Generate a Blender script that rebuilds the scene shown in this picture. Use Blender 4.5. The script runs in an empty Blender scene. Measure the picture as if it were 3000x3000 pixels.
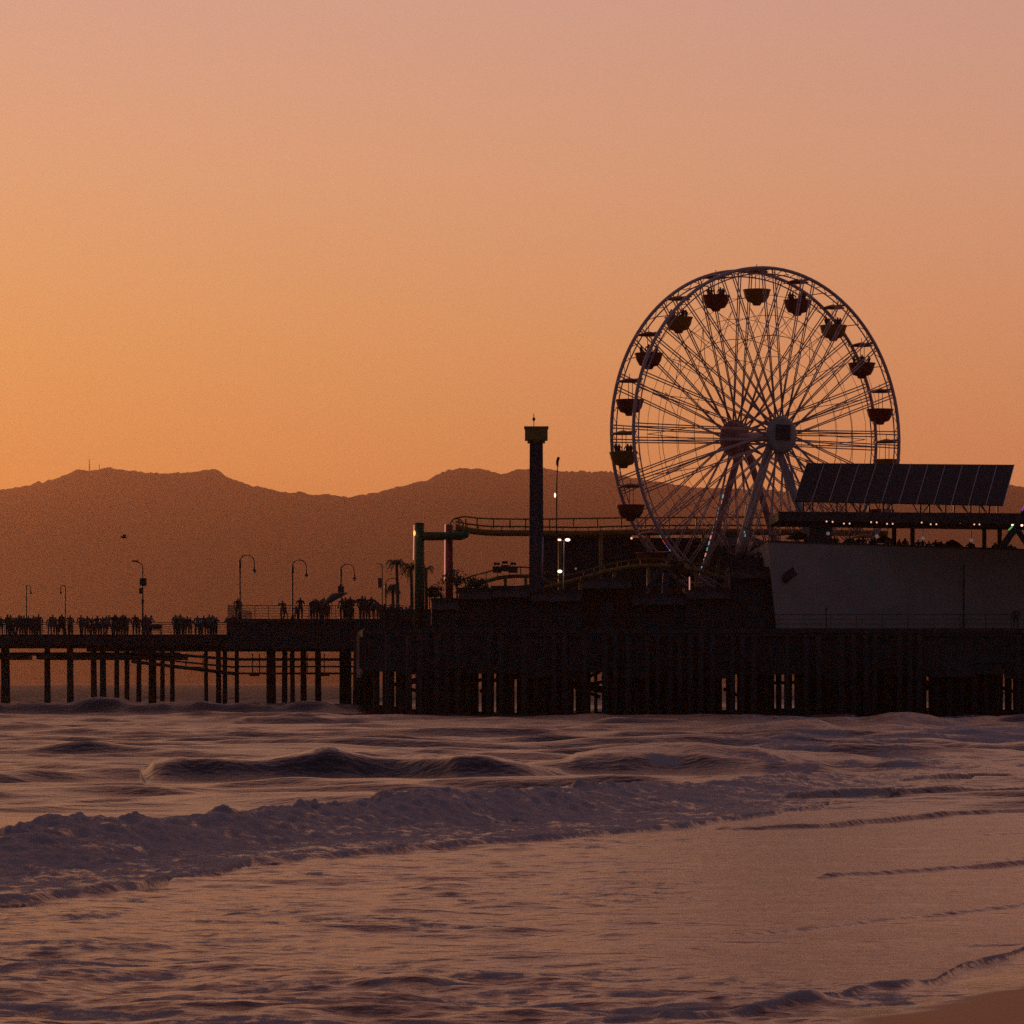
import bpy, math, random
import numpy as np
from mathutils import Vector, Matrix
random.seed(7)
rng = np.random.default_rng(11)
F = 11300.0      # focal length in pixels of a 3000 px wide frame
H = 2.8          # eye height above the sea
HZ = 2000.0      # horizon row
R = math.radians
sc = bpy.context.scene
C = sc.collection

# ------------------------------------------------------------------ camera
cd = bpy.data.cameras.new('camera'); cam = bpy.data.objects.new('camera', cd); C.objects.link(cam)
cam.location = (0, 0, H); cam.rotation_euler = (R(90), 0, 0)
cd.sensor_width = 36; cd.lens = 36 * F / 3000; cd.shift_y = (HZ - 1500) / 3000
cd.clip_start = 0.5; cd.clip_end = 60000
sc.camera = cam

# ------------------------------------------------------------------ sky
SUN_AZ, SUN_EL = R(-24), R(3.6)      # azimuth measured from the view axis, negative = left
w = bpy.data.worlds.new('World'); sc.world = w; w.use_nodes = True
nt = w.node_tree; N = nt.nodes; L = nt.links; N.clear()
def nd(t, **k):
    n = N.new(t)
    for a, v in k.items(): setattr(n, a, v)
    return n
def mth(op, a, b=None, c=None, clamp=False):
    n = nd('ShaderNodeMath', operation=op); n.use_clamp = clamp
    for i, v in enumerate((a, b, c)):
        if v is None: continue
        if isinstance(v, (int, float)): n.inputs[i].default_value = v
        else: L.new(v, n.inputs[i])
    return n.outputs[0]
def srgb(r, g, b):
    f = lambda c: (c / 255 / 12.92) if c / 255 <= .04045 else ((c / 255 + .055) / 1.055) ** 2.4
    return (f(r), f(g), f(b), 1)
def ramp(fac, stops):
    n = nd('ShaderNodeValToRGB'); cr = n.color_ramp; cr.interpolation = 'LINEAR'
    cr.elements[0].position = stops[0][0]; cr.elements[0].color = stops[0][1]
    cr.elements[1].position = stops[-1][0]; cr.elements[1].color = stops[-1][1]
    for p, c in stops[1:-1]:
        e = cr.elements.new(p); e.color = c
    L.new(fac, n.inputs[0]); return n.outputs[0]
def mix(f, a, b):
    n = nd('ShaderNodeMix', data_type='RGBA')
    L.new(f, n.inputs[0])
    for i, v in ((6, a), (7, b)):
        if isinstance(v, tuple): n.inputs[i].default_value = v
        else: L.new(v, n.inputs[i])
    return n.outputs[2]
tc = nd('ShaderNodeTexCoord'); sp = nd('ShaderNodeSeparateXYZ'); L.new(tc.outputs['Generated'], sp.inputs[0])
dx, dy, dz = sp.outputs
elev = mth('MULTIPLY', mth('ARCSINE', dz), 180 / math.pi)         # degrees
ef = mth('DIVIDE', elev, 60.0, clamp=True)
E = lambda e: e / 60.0
left = ramp(ef, [(0, srgb(238, 146, 76)), (E(3), srgb(237, 159, 84)), (E(5), srgb(235, 167, 98)), (E(7.5), srgb(229, 170, 124)),
                 (E(10), srgb(219, 169, 143)), (E(20), srgb(216, 146, 114)), (E(40), srgb(134, 102, 112)), (1, srgb(84, 74, 94))])
right = ramp(ef, [(0, srgb(222, 134, 84)), (E(3), srgb(221, 144, 96)), (E(5), srgb(220, 151, 110)), (E(7.5), srgb(215, 159, 129)),
                  (E(10), srgb(207, 159, 142)), (E(20), srgb(192, 132, 120)), (E(40), srgb(120, 94, 110)), (1, srgb(78, 70, 90))])
az = mth('ARCTAN2', dx, dy)                                       # 0 ahead, + right
azf = mth('MULTIPLY_ADD', az, 1 / 0.36, 0.5, clamp=True)
front = mix(azf, left, right)
back = ramp(ef, [(0, srgb(56, 54, 64)), (E(12), srgb(64, 62, 74)), (E(35), srgb(68, 66, 82)), (1, srgb(66, 65, 82))])
hor = mth('SQRT', mth('ADD', mth('MULTIPLY', dx, dx), mth('MULTIPLY', dy, dy)))
cosaz = mth('DIVIDE', dy, mth('MAXIMUM', hor, .0001))
bf = nd('ShaderNodeMapRange', interpolation_type='SMOOTHSTEP'); L.new(cosaz, bf.inputs[0])
bf.inputs[1].default_value = 0.93; bf.inputs[2].default_value = -0.35
skyc = mix(bf.outputs[0], front, back)
nish = nd('ShaderNodeTexSky', sky_type='NISHITA'); nish.sun_disc = False
nish.sun_elevation = SUN_EL; nish.sun_rotation = SUN_AZ
hsv = nd('ShaderNodeVectorMath', operation='SCALE'); L.new(nish.outputs[0], hsv.inputs[0]); hsv.inputs[3].default_value = 0.05
skymix = nd('ShaderNodeMix', data_type='RGBA'); skymix.inputs[0].default_value = 0.10
L.new(skyc, skymix.inputs[6]); L.new(hsv.outputs[0], skymix.inputs[7])
bg = nd('ShaderNodeBackground'); L.new(skyc, bg.inputs[0]); bg.inputs[1].default_value = 1.0
# clear sky of the zenith and behind the viewer also carries a little of the physical sky
bg2 = nd('ShaderNodeBackground'); L.new(nish.outputs[0], bg2.inputs[0]); bg2.inputs[1].default_value = 0.05
mxs = nd('ShaderNodeMixShader')
L.new(mth('MULTIPLY', bf.outputs[0], 0.15), mxs.inputs[0]); L.new(bg.outputs[0], mxs.inputs[1]); L.new(bg2.outputs[0], mxs.inputs[2])
wo = nd('ShaderNodeOutputWorld'); L.new(mxs.outputs[0], wo.inputs[0])

# ------------------------------------------------------------------ sun
sd = bpy.data.lights.new('sun', 'SUN'); so = bpy.data.objects.new('sun', sd); C.objects.link(so)
sd.energy = 0.7; sd.angle = R(1.5); sd.color = (1.0, 0.50, 0.24)
sdir = Vector((math.sin(SUN_AZ) * math.cos(SUN_EL), math.cos(SUN_AZ) * math.cos(SUN_EL), math.sin(SUN_EL)))
so.rotation_euler = sdir.to_track_quat('Z', 'Y').to_euler()
sc.view_settings.view_transform = 'Standard'; sc.view_settings.look = 'None'
sc.view_settings.exposure = 0; sc.view_settings.gamma = 1; sc.view_settings.use_curve_mapping = False
sc.cycles.max_bounces = 5; sc.cycles.diffuse_bounces = 2; sc.cycles.glossy_bounces = 3
sc.cycles.use_denoising = False; sc.cycles.volume_bounces = 0; sc.cycles.sample_clamp_indirect = 4

# ------------------------------------------------------------------ helpers
def P(px, py, D): return Vector(((px - 1500) / F * D, D, H + (HZ - py) / F * D))
def X(px, D): return (px - 1500) / F * D
def Z(py, D): return H + (HZ - py) / F * D

def mat(name, col, rough=.7, metal=0, noise=None, emit=None, estr=0, bump=0, spec=.4):
    m = bpy.data.materials.new(name); m.use_nodes = True
    t = m.node_tree; b = t.nodes['Principled BSDF']
    b.inputs['Roughness'].default_value = rough; b.inputs['Metallic'].default_value = metal
    b.inputs['Specular IOR Level'].default_value = spec
    b.inputs['Base Color'].default_value = (*col, 1)
    if noise:
        sc_, amt = noise
        g = t.nodes.new('ShaderNodeTexCoord'); n = t.nodes.new('ShaderNodeTexNoise'); n.inputs['Scale'].default_value = sc_
        n.inputs['Detail'].default_value = 6
        t.links.new(g.outputs['Object'], n.inputs['Vector'])
        r = t.nodes.new('ShaderNodeValToRGB')
        r.color_ramp.elements[0].position = .3; r.color_ramp.elements[1].position = .7
        r.color_ramp.elements[0].color = (*[c * (1 - amt) for c in col], 1)
        r.color_ramp.elements[1].color = (*[min(1, c * (1 + amt)) for c in col], 1)
        t.links.new(n.outputs['Fac'], r.inputs[0]); t.links.new(r.outputs[0], b.inputs['Base Color'])
        if bump:
            bb = t.nodes.new('ShaderNodeBump'); bb.inputs['Strength'].default_value = bump
            t.links.new(n.outputs['Fac'], bb.inputs['Height']); t.links.new(bb.outputs[0], b.inputs['Normal'])
    if emit:
        b.inputs['Emission Color'].default_value = (*emit, 1); b.inputs['Emission Strength'].default_value = estr
    return m

M = dict(
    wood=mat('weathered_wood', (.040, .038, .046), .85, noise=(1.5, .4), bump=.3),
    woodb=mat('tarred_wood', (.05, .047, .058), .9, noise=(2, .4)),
    darkmetal=mat('dark_metal', (.05, .05, .055), .5, .3, noise=(3, .2)),
    white=mat('white_paint', (.42, .39, .40), .5, noise=(1, .1)),
    steel=mat('wheel_paint', (.55, .38, .40), .45, noise=(1, .1)),
    disc=mat('disc_paint', (.32, .29, .31), .5, noise=(1, .15)),
    rdisc=mat('red_disc_paint', (.34, .15, .16), .5, noise=(1, .15)),
    wall=mat('grey_wall', (.27, .25, .255), .85, noise=(.45, .13), bump=.05),
    panel=mat('solar_glass', (.014, .015, .02), .5, noise=(.5, .2), spec=.15),
    panelrail=mat('panel_rail', (.45, .4, .4), .5, .6, noise=(2, .1)),
    yellow=mat('yellow_paint', (.27, .155, .025), .5, noise=(1, .15)),
    green=mat('green_paint', (.03, .085, .03), .6, noise=(1, .15)),
    red=mat('red_paint', (.22, .02, .03), .5, noise=(1, .15)),
    tower=mat('blue_black_paint', (.06, .05, .085), .6, noise=(.7, .3)),
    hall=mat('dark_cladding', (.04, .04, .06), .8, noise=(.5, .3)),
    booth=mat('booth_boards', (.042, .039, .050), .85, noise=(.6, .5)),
    awn=mat('awning_cloth', (.045, .036, .04), .9, noise=(1, .4)),
    maroon=mat('maroon_cloth', (.07, .012, .01), .9, noise=(1, .3)),
    leaf=mat('palm_leaf', (.05, .07, .03), .7, noise=(3, .3)),
    bark=mat('palm_bark', (.07, .055, .045), .9, noise=(4, .4)),
    gond_y=mat('gondola_yellow', (.34, .15, .02), .45, noise=(1, .1)),
    gond_r=mat('gondola_red', (.22, .04, .03), .45, noise=(1, .1)),
    cable=mat('cable', (.06, .05, .05), .6, noise=(4, .2)),
    feather=mat('feather', (.06, .06, .06), .8, noise=(9, .3)),
    hill=mat('scrub_hillside', (.04, .035, .03), .95, noise=(.002, .25)),
    lampglow=mat('lamp_glow', (.8, .8, .8), emit=(1, .60, .46), estr=2.4),
    warm=mat('warm_bulb', (.8, .6, .5), emit=(1, .46, .30), estr=1.1),
    dimbulb=mat('dim_lantern', (.5, .45, .45), emit=(.8, .6, .6), estr=.12),
    orange=mat('amber_lamp', (.8, .4, .1), emit=(1, .35, .08), estr=2.2),
    pinkl=mat('pink_glow', (.8, .4, .3), emit=(1, .38, .26), estr=.6),
    cyan=mat('cyan_led', (.3, .6, .6), emit=(.35, .75, .75), estr=.45),
    ledg=mat('green_led', (.2, .6, .2), emit=(.25, .8, .2), estr=.45),
    ledr=mat('red_led', (.6, .1, .1), emit=(.9, .05, .04), estr=.5),
    ledb=mat('blue_led', (.1, .1, .6), emit=(.1, .1, .9), estr=.6),
    ledw=mat('white_led', (.6, .6, .5), emit=(.7, .8, .6), estr=.5),
    ledp=mat('purple_led', (.4, .1, .5), emit=(.5, .08, .7), estr=.45),
)
def cloth_material(name, stops):
    m = bpy.data.materials.new(name); m.use_nodes = True; t = m.node_tree; b = t.nodes['Principled BSDF']
    oi = t.nodes.new('ShaderNodeObjectInfo'); r = t.nodes.new('ShaderNodeValToRGB'); r.color_ramp.interpolation = 'CONSTANT'
    cr = r.color_ramp
    cr.elements[0].color = (*stops[0], 1); cr.elements[1].position = 1 / len(stops); cr.elements[1].color = (*stops[1], 1)
    for i, s in enumerate(stops[2:], 2):
        e = cr.elements.new(i / len(stops)); e.color = (*s, 1)
    t.links.new(oi.outputs['Random'], r.inputs[0]); t.links.new(r.outputs[0], b.inputs['Base Color'])
    b.inputs['Roughness'].default_value = .9
    return m
M['shirt'] = cloth_material('shirt_cloth', [(.03, .03, .04), (.10, .08, .09), (.05, .05, .09), (.16, .14, .15), (.12, .03, .03), (.04, .06, .05)])
M['pants'] = cloth_material('trouser_cloth', [(.03, .03, .04), (.04, .05, .09), (.06, .05, .05)])
M['skin'] = mat('skin', (.30, .19, .14), .6, noise=(8, .1))
M['hair'] = cloth_material('hair', [(.03, .02, .02), (.06, .04, .03), (.12, .08, .05)])

ORI = {}
def world_of(o):
    v = Vector((0, 0, 0))
    while o is not None:
        v = v + Vector(o.location); o = o.parent
    return v

class MB:
    def __init__(s): s.v = []; s.f = []; s.mi = []; s.cur = 0; s.sm = []
    def add(s, vs, fs, smooth=False):
        b = len(s.v); s.v += [tuple(v) for v in vs]
        for f in fs: s.f.append([b + i for i in f]); s.mi.append(s.cur); s.sm.append(smooth)
        return s
    def box(s, x0, x1, y0, y1, z0, z1):
        vs = [(x, y, z) for x in (x0, x1) for y in (y0, y1) for z in (z0, z1)]
        return s.add(vs, [(0, 1, 3, 2), (4, 6, 7, 5), (0, 4, 5, 1), (2, 3, 7, 6), (0, 2, 6, 4), (1, 5, 7, 3)])
    def hexa(s, q0, q1):   # two quads of 4 points
        return s.add(list(q0) + list(q1), [(3, 2, 1, 0), (4, 5, 6, 7), (0, 1, 5, 4), (1, 2, 6, 5), (2, 3, 7, 6), (3, 0, 4, 7)])
    def bar(s, p0, p1, wd, ht, up=Vector((0, 0, 1))):
        p0 = Vector(p0); p1 = Vector(p1); d = (p1 - p0).normalized()
        a = d.cross(up)
        if a.length < 1e-3: a = d.cross(Vector((0, 1, 0)))
        a.normalize(); b = a.cross(d).normalized(); a *= wd / 2; b *= ht / 2
        q = lambda p: [p - a - b, p + a - b, p + a + b, p - a + b]
        return s.hexa(q(p0), q(p1))
    def tube(s, pts, r, n=8, cap=True, smooth=True):
        pts = [Vector(p) for p in pts]; rs = r if isinstance(r, (list, tuple)) else [r] * len(pts)
        vs = []; prev = None
        for i, p in enumerate(pts):
            d = (pts[min(i + 1, len(pts) - 1)] - pts[max(i - 1, 0)]).normalized()
            if prev is None:
                a = d.cross(Vector((0, 0, 1)))
                if a.length < .05: a = d.cross(Vector((1, 0, 0)))
            else: a = prev - d * prev.dot(d)
            a.normalize(); prev = a; b = d.cross(a)
            for k in range(n):
                t = 2 * math.pi * k / n
                vs.append(p + (a * math.cos(t) + b * math.sin(t)) * rs[i])
        fs = [(i * n + k, i * n + (k + 1) % n, (i + 1) * n + (k + 1) % n, (i + 1) * n + k) for i in range(len(pts) - 1) for k in range(n)]
        s.add(vs, fs, smooth)
        if cap:
            s.add([], []); b0 = len(s.v) - len(vs)
            s.f.append([b0 + k for k in range(n)][::-1]); s.mi.append(s.cur); s.sm.append(False)
            s.f.append([b0 + (len(pts) - 1) * n + k for k in range(n)]); s.mi.append(s.cur); s.sm.append(False)
        return s
    def lathe(s, prof, c=(0, 0, 0), n=16, axis=Vector((0, 0, 1)), smooth=True):
        c = Vector(c); axis = Vector(axis).normalized()
        a = axis.cross(Vector((0, 1, 0.01))).normalized(); b = axis.cross(a)
        vs = [c + axis * z + (a * math.cos(2 * math.pi * k / n) + b * math.sin(2 * math.pi * k / n)) * max(r, .001) for r, z in prof for k in range(n)]
        fs = [(i * n + k, i * n + (k + 1) % n, (i + 1) * n + (k + 1) % n, (i + 1) * n + k) for i in range(len(prof) - 1) for k in range(n)]
        fs += [tuple(range(n))[::-1], tuple((len(prof) - 1) * n + k for k in range(n))]
        return s.add(vs, fs, smooth)
    def ball(s, c, rx, ry=None, rz=None, n=10, m=7):
        ry = ry or rx; rz = rz or rx; c = Vector(c); vs = []
        for i in range(m + 1):
            ph = math.pi * i / m
            for k in range(n):
                t = 2 * math.pi * k / n
                vs.append(c + Vector((rx * math.sin(ph) * math.cos(t), ry * math.sin(ph) * math.sin(t), rz * math.cos(ph))))
        return s.add(vs, [(i * n + k, (i + 1) * n + k, (i + 1) * n + (k + 1) % n, i * n + (k + 1) % n) for i in range(m) for k in range(n)], True)
    def build(s, name, m, parent=None, loc=None):
        ms = m if isinstance(m, list) else [m]
        if parent is not None: o0 = world_of(parent); base = Vector((0, 0, 0))
        elif loc is not None: o0 = Vector(loc); base = o0
        else:
            a = np.array(s.v); lo = a.min(0); hi = a.max(0)
            o0 = Vector(((lo[0] + hi[0]) / 2, (lo[1] + hi[1]) / 2, lo[2])); base = o0
        me = bpy.data.meshes.new(name)
        me.from_pydata([(v[0] - o0.x, v[1] - o0.y, v[2] - o0.z) for v in s.v], [], s.f)
        for q in ms: me.materials.append(q)
        me.polygons.foreach_set('material_index', s.mi); me.polygons.foreach_set('use_smooth', s.sm)
        me.update()
        o = bpy.data.objects.new(name, me); C.objects.link(o); o.location = base
        if parent is not None: o.parent = parent
        return o

def tag(o, label=None, cat=None, group=None, kind=None):
    if label: o['label'] = label
    if cat: o['category'] = cat
    if group: o['group'] = group
    if kind: o['kind'] = kind
    return o
def thing(name, loc, label, cat, group=None, rz=0):
    o = bpy.data.objects.new(name, None); o.empty_display_size = .2
    C.objects.link(o); o.location = loc; o.rotation_euler = (0, 0, rz)
    return tag(o, label, cat, group)
def kids(o): return [c for c in o.children]
def copy_tree(o, parent=None):
    c = o.copy(); C.objects.link(c)
    if parent is not None: c.parent = parent
    for ch in kids(o): copy_tree(ch, c)
    return c
def label_part(o, t): o['label'] = t; return o

# ------------------------------------------------------------------ noise
_perm = rng.random((512, 512))
def vnoise(x, y):
    xi = np.floor(x).astype(int); yi = np.floor(y).astype(int); fx = x - xi; fy = y - yi
    fx = fx * fx * (3 - 2 * fx); fy = fy * fy * (3 - 2 * fy)
    g = lambda a, b: _perm[a & 511, b & 511]
    return ((g(xi, yi) * (1 - fx) + g(xi + 1, yi) * fx) * (1 - fy) + (g(xi, yi + 1) * (1 - fx) + g(xi + 1, yi + 1) * fx) * fy) * 2 - 1
def fbm(x, y, o=4, g=.5):
    s = 0; a = 1
    for i in range(o):
        s = s + a * vnoise(x * 2 ** i + 17.3 * i, y * 2 ** i + 31.7 * i); a *= g
    return s
def sstep(a, b, x):
    t = np.clip((x - a) / (b - a), 0, 1); return t * t * (3 - 2 * t)

# ------------------------------------------------------------------ sea
def interp_line(pts, px): return np.interp(px, [p[0] for p in pts], [p[1] for p in pts])
def ydist(y): return H * F / (y - HZ)
def sea_height(Xw, D):
    px = Xw / D * F + 1500
    foam = np.zeros_like(Xw); z = np.zeros_like(Xw)
    far = sstep(70, 110, D)
    # travelling chop, crests lying across the view, slightly skewed
    rs = np.random.default_rng(5)
    for i in range(26):
        lam = 1.1 * 1.16 ** i if i < 20 else 14 + 5 * (i - 20)
        ang = rs.normal(0, .30) + .12
        k = 2 * math.pi / lam; ph = rs.random() * 6.28
        a = .010 * lam ** .75
        q = k * (Xw * math.sin(ang) + D * math.cos(ang)) + ph + 1.3 * fbm(Xw / (lam * 4) + i, D / (lam * 3), 2)
        loc = np.clip(.5 + .9 * vnoise(Xw / (lam * 3) + 9 * i, D / (lam * 2) + 3 * i), 0, 1.3)
        s = .5 + .5 * np.sin(q)
        amp = np.clip(.5 - .1 * lam ** .5, .05, 1) * (1 - far) + far * (2.3 if lam < 5 else 1.1)
        amp = amp * np.clip(1 - (D - 600) / 1500, .12, 1)
        z += a * loc * amp * (s ** 1.6 - .4)
    for i, (lam, aa) in enumerate(((3.1, .11), (4.7, .18), (7.3, .27), (10.5, .32))):      # short peaked wavelets in patches
        q = 2 * math.pi * (D + .16 * Xw * (1 if i % 2 else -.5)) / lam + 2.6 * fbm(Xw / (lam * 2.2) + 40 * i, D / (lam * 2.5), 3)
        pk = (.5 + .5 * np.sin(q + .5 * np.sin(q))) ** 3
        z += aa * pk * np.clip(.25 + 1.1 * vnoise(Xw / (lam * 1.1) + 7 * i, D / (lam * .9) + 60 * i), 0, 1) * sstep(74, 92, D) * (1 - .75 * np.exp(-((D - 113) / 11) ** 2) * (px > 420))
    # swell lines beyond the surf
    for j, (d0, am) in enumerate([(128, .22), (141, .30), (158, .36), (176, .34), (197, .42), (221, .42), (246, .50), (270, .42), (297, .5), (322, 1.0)]):
        yc = d0 + 7 * vnoise(Xw / 22 + 5 * j, Xw * 0 + j * 3.1) + .10 * Xw
        t = D - yc
        pr = np.where(t < 0, np.exp(-(t / 1.3) ** 2), np.exp(-(t / 4.5) ** 2))
        a = am * np.clip((.22 if d0 < 315 else .75) + (1.0 if d0 < 315 else .25) * vnoise(Xw / 7 + 13 * j, Xw * 0 + 7.7 * j) + .15 * sstep(1250, 950, px) - (.8 * sstep(900, 1250, px) if d0 > 315 else 0), 0, 1)
        z += a * pr * (1 + .25 * fbm(Xw / 2.2, D / 2.2, 2))
        foam = np.maximum(foam, .5 * (a > .28) * np.exp(-((t - .1) / .4) ** 2) * sstep(.0, .5, fbm(Xw / 1.5, D / .8, 3)))
    # the dark steep waves in mid distance
    for y0, xs, hs in ((112.5, [400, 450, 540, 640, 740, 800, 860, 950, 1020, 1080, 1130, 1200, 1280, 1350, 1430, 1500, 1580, 1700],
                        [0, .52, .66, .76, .76, .80, .88, .98, .94, .86, .82, .82, .86, .88, .84, .72, .48, .05]),
                       (124.0, [1500, 1640, 1690, 1760, 1900, 2050, 2150, 2230, 2330, 2450], [0, .12, .45, .56, .54, .60, .48, .38, .22, 0])):
        yc = y0 + 1.2 * vnoise(Xw / 5 + 3, Xw * 0) + .5 * vnoise(Xw / 1.6 + 1, Xw * 0)
        A = 1.16 * np.interp(px, xs, hs) * (1 + .09 * vnoise(Xw / .9 + 5, Xw * 0))
        t = D - yc + .3 * fbm(Xw / 1.3, D / 5, 2)
        z += A * np.where(t < 0, np.exp(-(np.abs(t) / 1.0) ** 2.2), np.exp(-(t / 4.0) ** 2)) * (1 + .05 * fbm(Xw / 1.2 + .6 * t, D / 2.2, 4))
        z = z * (1 - .8 * np.exp(-((t + 4.5) / 4.0) ** 2) * sstep(.1, .35, A)) - .10 * np.exp(-((t + 4.5) / 3) ** 2) * sstep(.1, .35, A)
        on = sstep(.1, .3, A)
        foam = np.maximum(foam, .3 * np.exp(-((t + 1.4) / 1.2) ** 2) * on * sstep(.1, .9, fbm(Xw / .8 + t * .6, D * .12, 4)))
        foam = np.maximum(foam, .5 * np.exp(-((t - .2) / .5) ** 2) * on * sstep(.2, .8, fbm(Xw / 1.5, D / 2, 4)))
    foam = np.maximum(foam, .8 * sstep(1650, 1900, px) * np.exp(-((t + .6) / 1.7) ** 2) * sstep(-.2, .6, fbm(Xw / 1.2, D / .9, 3)) * (A > .1))
    # the broken wave rolling in
    toe = interp_line([(-300, 46), (0, 48), (160, 49.5), (400, 51.7), (560, 55), (650, 55.5), (760, 59.5), (900, 61), (1100, 62.5), (1300, 64), (1600, 67.2), (1800, 70), (2100, 76), (2400, 84), (2700, 96), (3200, 120)], px)
    toe = toe + .5 * fbm(Xw / 1.1, Xw * 0 + 2, 3) + .8 * vnoise(Xw / 4.5, Xw * 0 + 8)
    crest = interp_line([(-300, 58), (0, 60), (650, 67), (1300, 76), (1900, 89), (2300, 101), (2600, 112), (3200, 130)], px) + .9 * vnoise(Xw / 3, Xw * 0 + 4)
    hc = .88 * np.interp(px, [-300, 0, 130, 300, 420, 600, 760, 900, 1080, 1250, 1400, 1600, 1900, 2200, 2350, 2500, 3000], [.5, .45, .64, .66, .60, .52, .58, .56, .60, .80, .66, .60, .48, .36, .40, .18, .10])
    u = np.clip((D - toe) / (crest - toe), 0, 1)
    inside = (D > toe) & (D < crest)
    st = .10 * sstep(0, .45, D - toe)
    rise = st + (hc - .085) * sstep(.50, 1.0, u)
    back = hc * np.exp(-np.clip(D - crest, 0, None) ** 2 / 20)
    lump = (.05 * fbm(Xw / 1.2, D / 1.8, 4) * (.2 + 1.1 * u) + .042 * fbm(Xw / .26, D / .45, 3) * (.5 + .8 * u)) * np.clip(hc / .5, 0, 1)
    zz = np.where(D < toe, 0, np.where(D < crest, rise + lump * sstep(0, .5, D - toe), back + lump * np.exp(-np.clip(D - crest, 0, None) / 2)))
    z = np.where(D < toe, z, z * (.3 + .7 * sstep(0, 12, D - crest))) + zz
    z += .16 * np.clip(fbm(Xw / .42, D / .9, 4) - .05, 0, 1) * np.exp(-((D - crest) / .7) ** 2) * np.clip(hc / .5, 0, 1)
    fb = sstep(-.1, .4, D - toe) * (1 - sstep(.0, 2.2, D - crest - 1.2 * fbm(Xw / 1.5, D / 2, 3)))
    tex = sstep(-.5, .55, fbm(Xw / 1.6 + D / 5, D / 1.1, 5))
    keep = np.interp(px, [2000, 2500, 2900], [1, .55, .2])
    foam = np.maximum(foam, fb * np.clip(.50 + .15 * u + .40 * tex, 0, 1) * keep)
    # confused white water near the beach, right
    rp = sstep(2000, 2400, px) * sstep(100, 125, D) * (1 - sstep(260, 320, D))
    z += rp * (.12 * fbm(Xw / 2.5, D / 5, 4) + .05)
    foam = np.maximum(foam, rp * .75 * sstep(-.35, .5, fbm(Xw / 3.5 + 8, D / 14, 4)))
    lumpc = np.exp(-((Xw - X(2635, 245)) / 1.6) ** 2 - ((D - 245) / 7) ** 2) + .6 * np.exp(-((Xw - X(2690, 250)) / 1.1) ** 2 - ((D - 247) / 5) ** 2)
    z += .42 * lumpc
    # thin foam net and small ripples of the wash in the foreground
    fg = 1 - sstep(34.5, 38.5, D - .0022 * (2000 - px) - .9 * fbm(Xw / 4, D / 3, 3))
    z += fg * (.050 * fbm(Xw / 1.1, D / .6, 4) + .010)
    foam = np.maximum(foam, fg * .6 * sstep(-.3, .55, fbm(Xw / 1.2 + 3, D / .6, 4)))
    mid = (D < toe) & (D > 33)
    z += np.where(mid, .040 * fbm(Xw / 1.3, D / .8, 4) * (.25 + .75 * sstep(2400, 1300, px)) + .016 * np.clip(fbm(Xw / 1.6, D / .8, 2) - .45, 0, 1) * 2 * sstep(2300, 1700, px), 0)
    foam = np.maximum(foam, np.where(mid, .30 * sstep(.0, .9, fbm(Xw / 1.6, D / 1.1 + 4, 4)) * (1 - sstep(1700, 2500, px) * .8), 0))
    # little swash fronts sliding over the flat sand
    for pts, hh, ta in SWASH:
        yl = interp_line([(a, ydist(b)) for a, b in pts], px) + .06 * fbm(Xw / 1.7, Xw * 0 + hh * 99, 2)
        am = hh * sstep(pts[0][0], pts[0][0] + ta, px) * (1 - sstep(pts[-1][0], pts[-1][0] + 400, px)) * 1.25 * (.9 + .25 * vnoise(Xw / 1.5, Xw * 0 + hh * 50))
        t = D - yl
        z += am * sstep(0, .22 + hh, t) * np.exp(-np.clip(t, 0, None) / (14 * hh + .3))
        foam = np.maximum(foam, (.22 if hh != .065 else .6) * (am > .02) * np.exp(-((t - .25) / .12) ** 2))
    return z, np.clip(foam, 0, 1)
SWASH = [([(2270, 2356), (2420, 2350), (2700, 2340), (3300, 2325)], .17, 60),
         ([(2560, 2312), (2800, 2298), (3300, 2282)], .15, 220),
         ([(2060, 2425), (2150, 2429), (2400, 2424), (2700, 2400), (3000, 2383), (3400, 2365)], .085, 60),
         ([(2370, 2577), (2440, 2572), (2700, 2555), (3000, 2534), (3500, 2500)], .062, 60),
         ([(2790, 2545), (3000, 2524), (3500, 2490)], .03, 60),
         ([(2830, 2458), (3000, 2447), (3500, 2420)], .03, 60),
         ([(1850, 2768), (2100, 2748), (2400, 2718), (2700, 2690), (3000, 2661), (3500, 2615)], .030, 420),
         ([(2700, 2790), (2850, 2778), (3000, 2771), (3500, 2740)], .03, 150),
         ([(1900, 3010), (2250, 2960), (2440, 2938), (2520, 2915), (2640, 2905), (2740, 2882), (2830, 2842), (2960, 2818), (3000, 2795), (3300, 2700)], .065, 60)]
def shore_x(Dv):   # X of the edge of the dry sand
    return np.interp(Dv, [-40, 0, 22, 27.5, 31.6, 33.5, 36, 40, 60, 120, 300, 420], [-30, -16, -4.5, .6, 2.3, 3.2, 4.45, 5.75, 9.4, 19.5, 50, 72])
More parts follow.
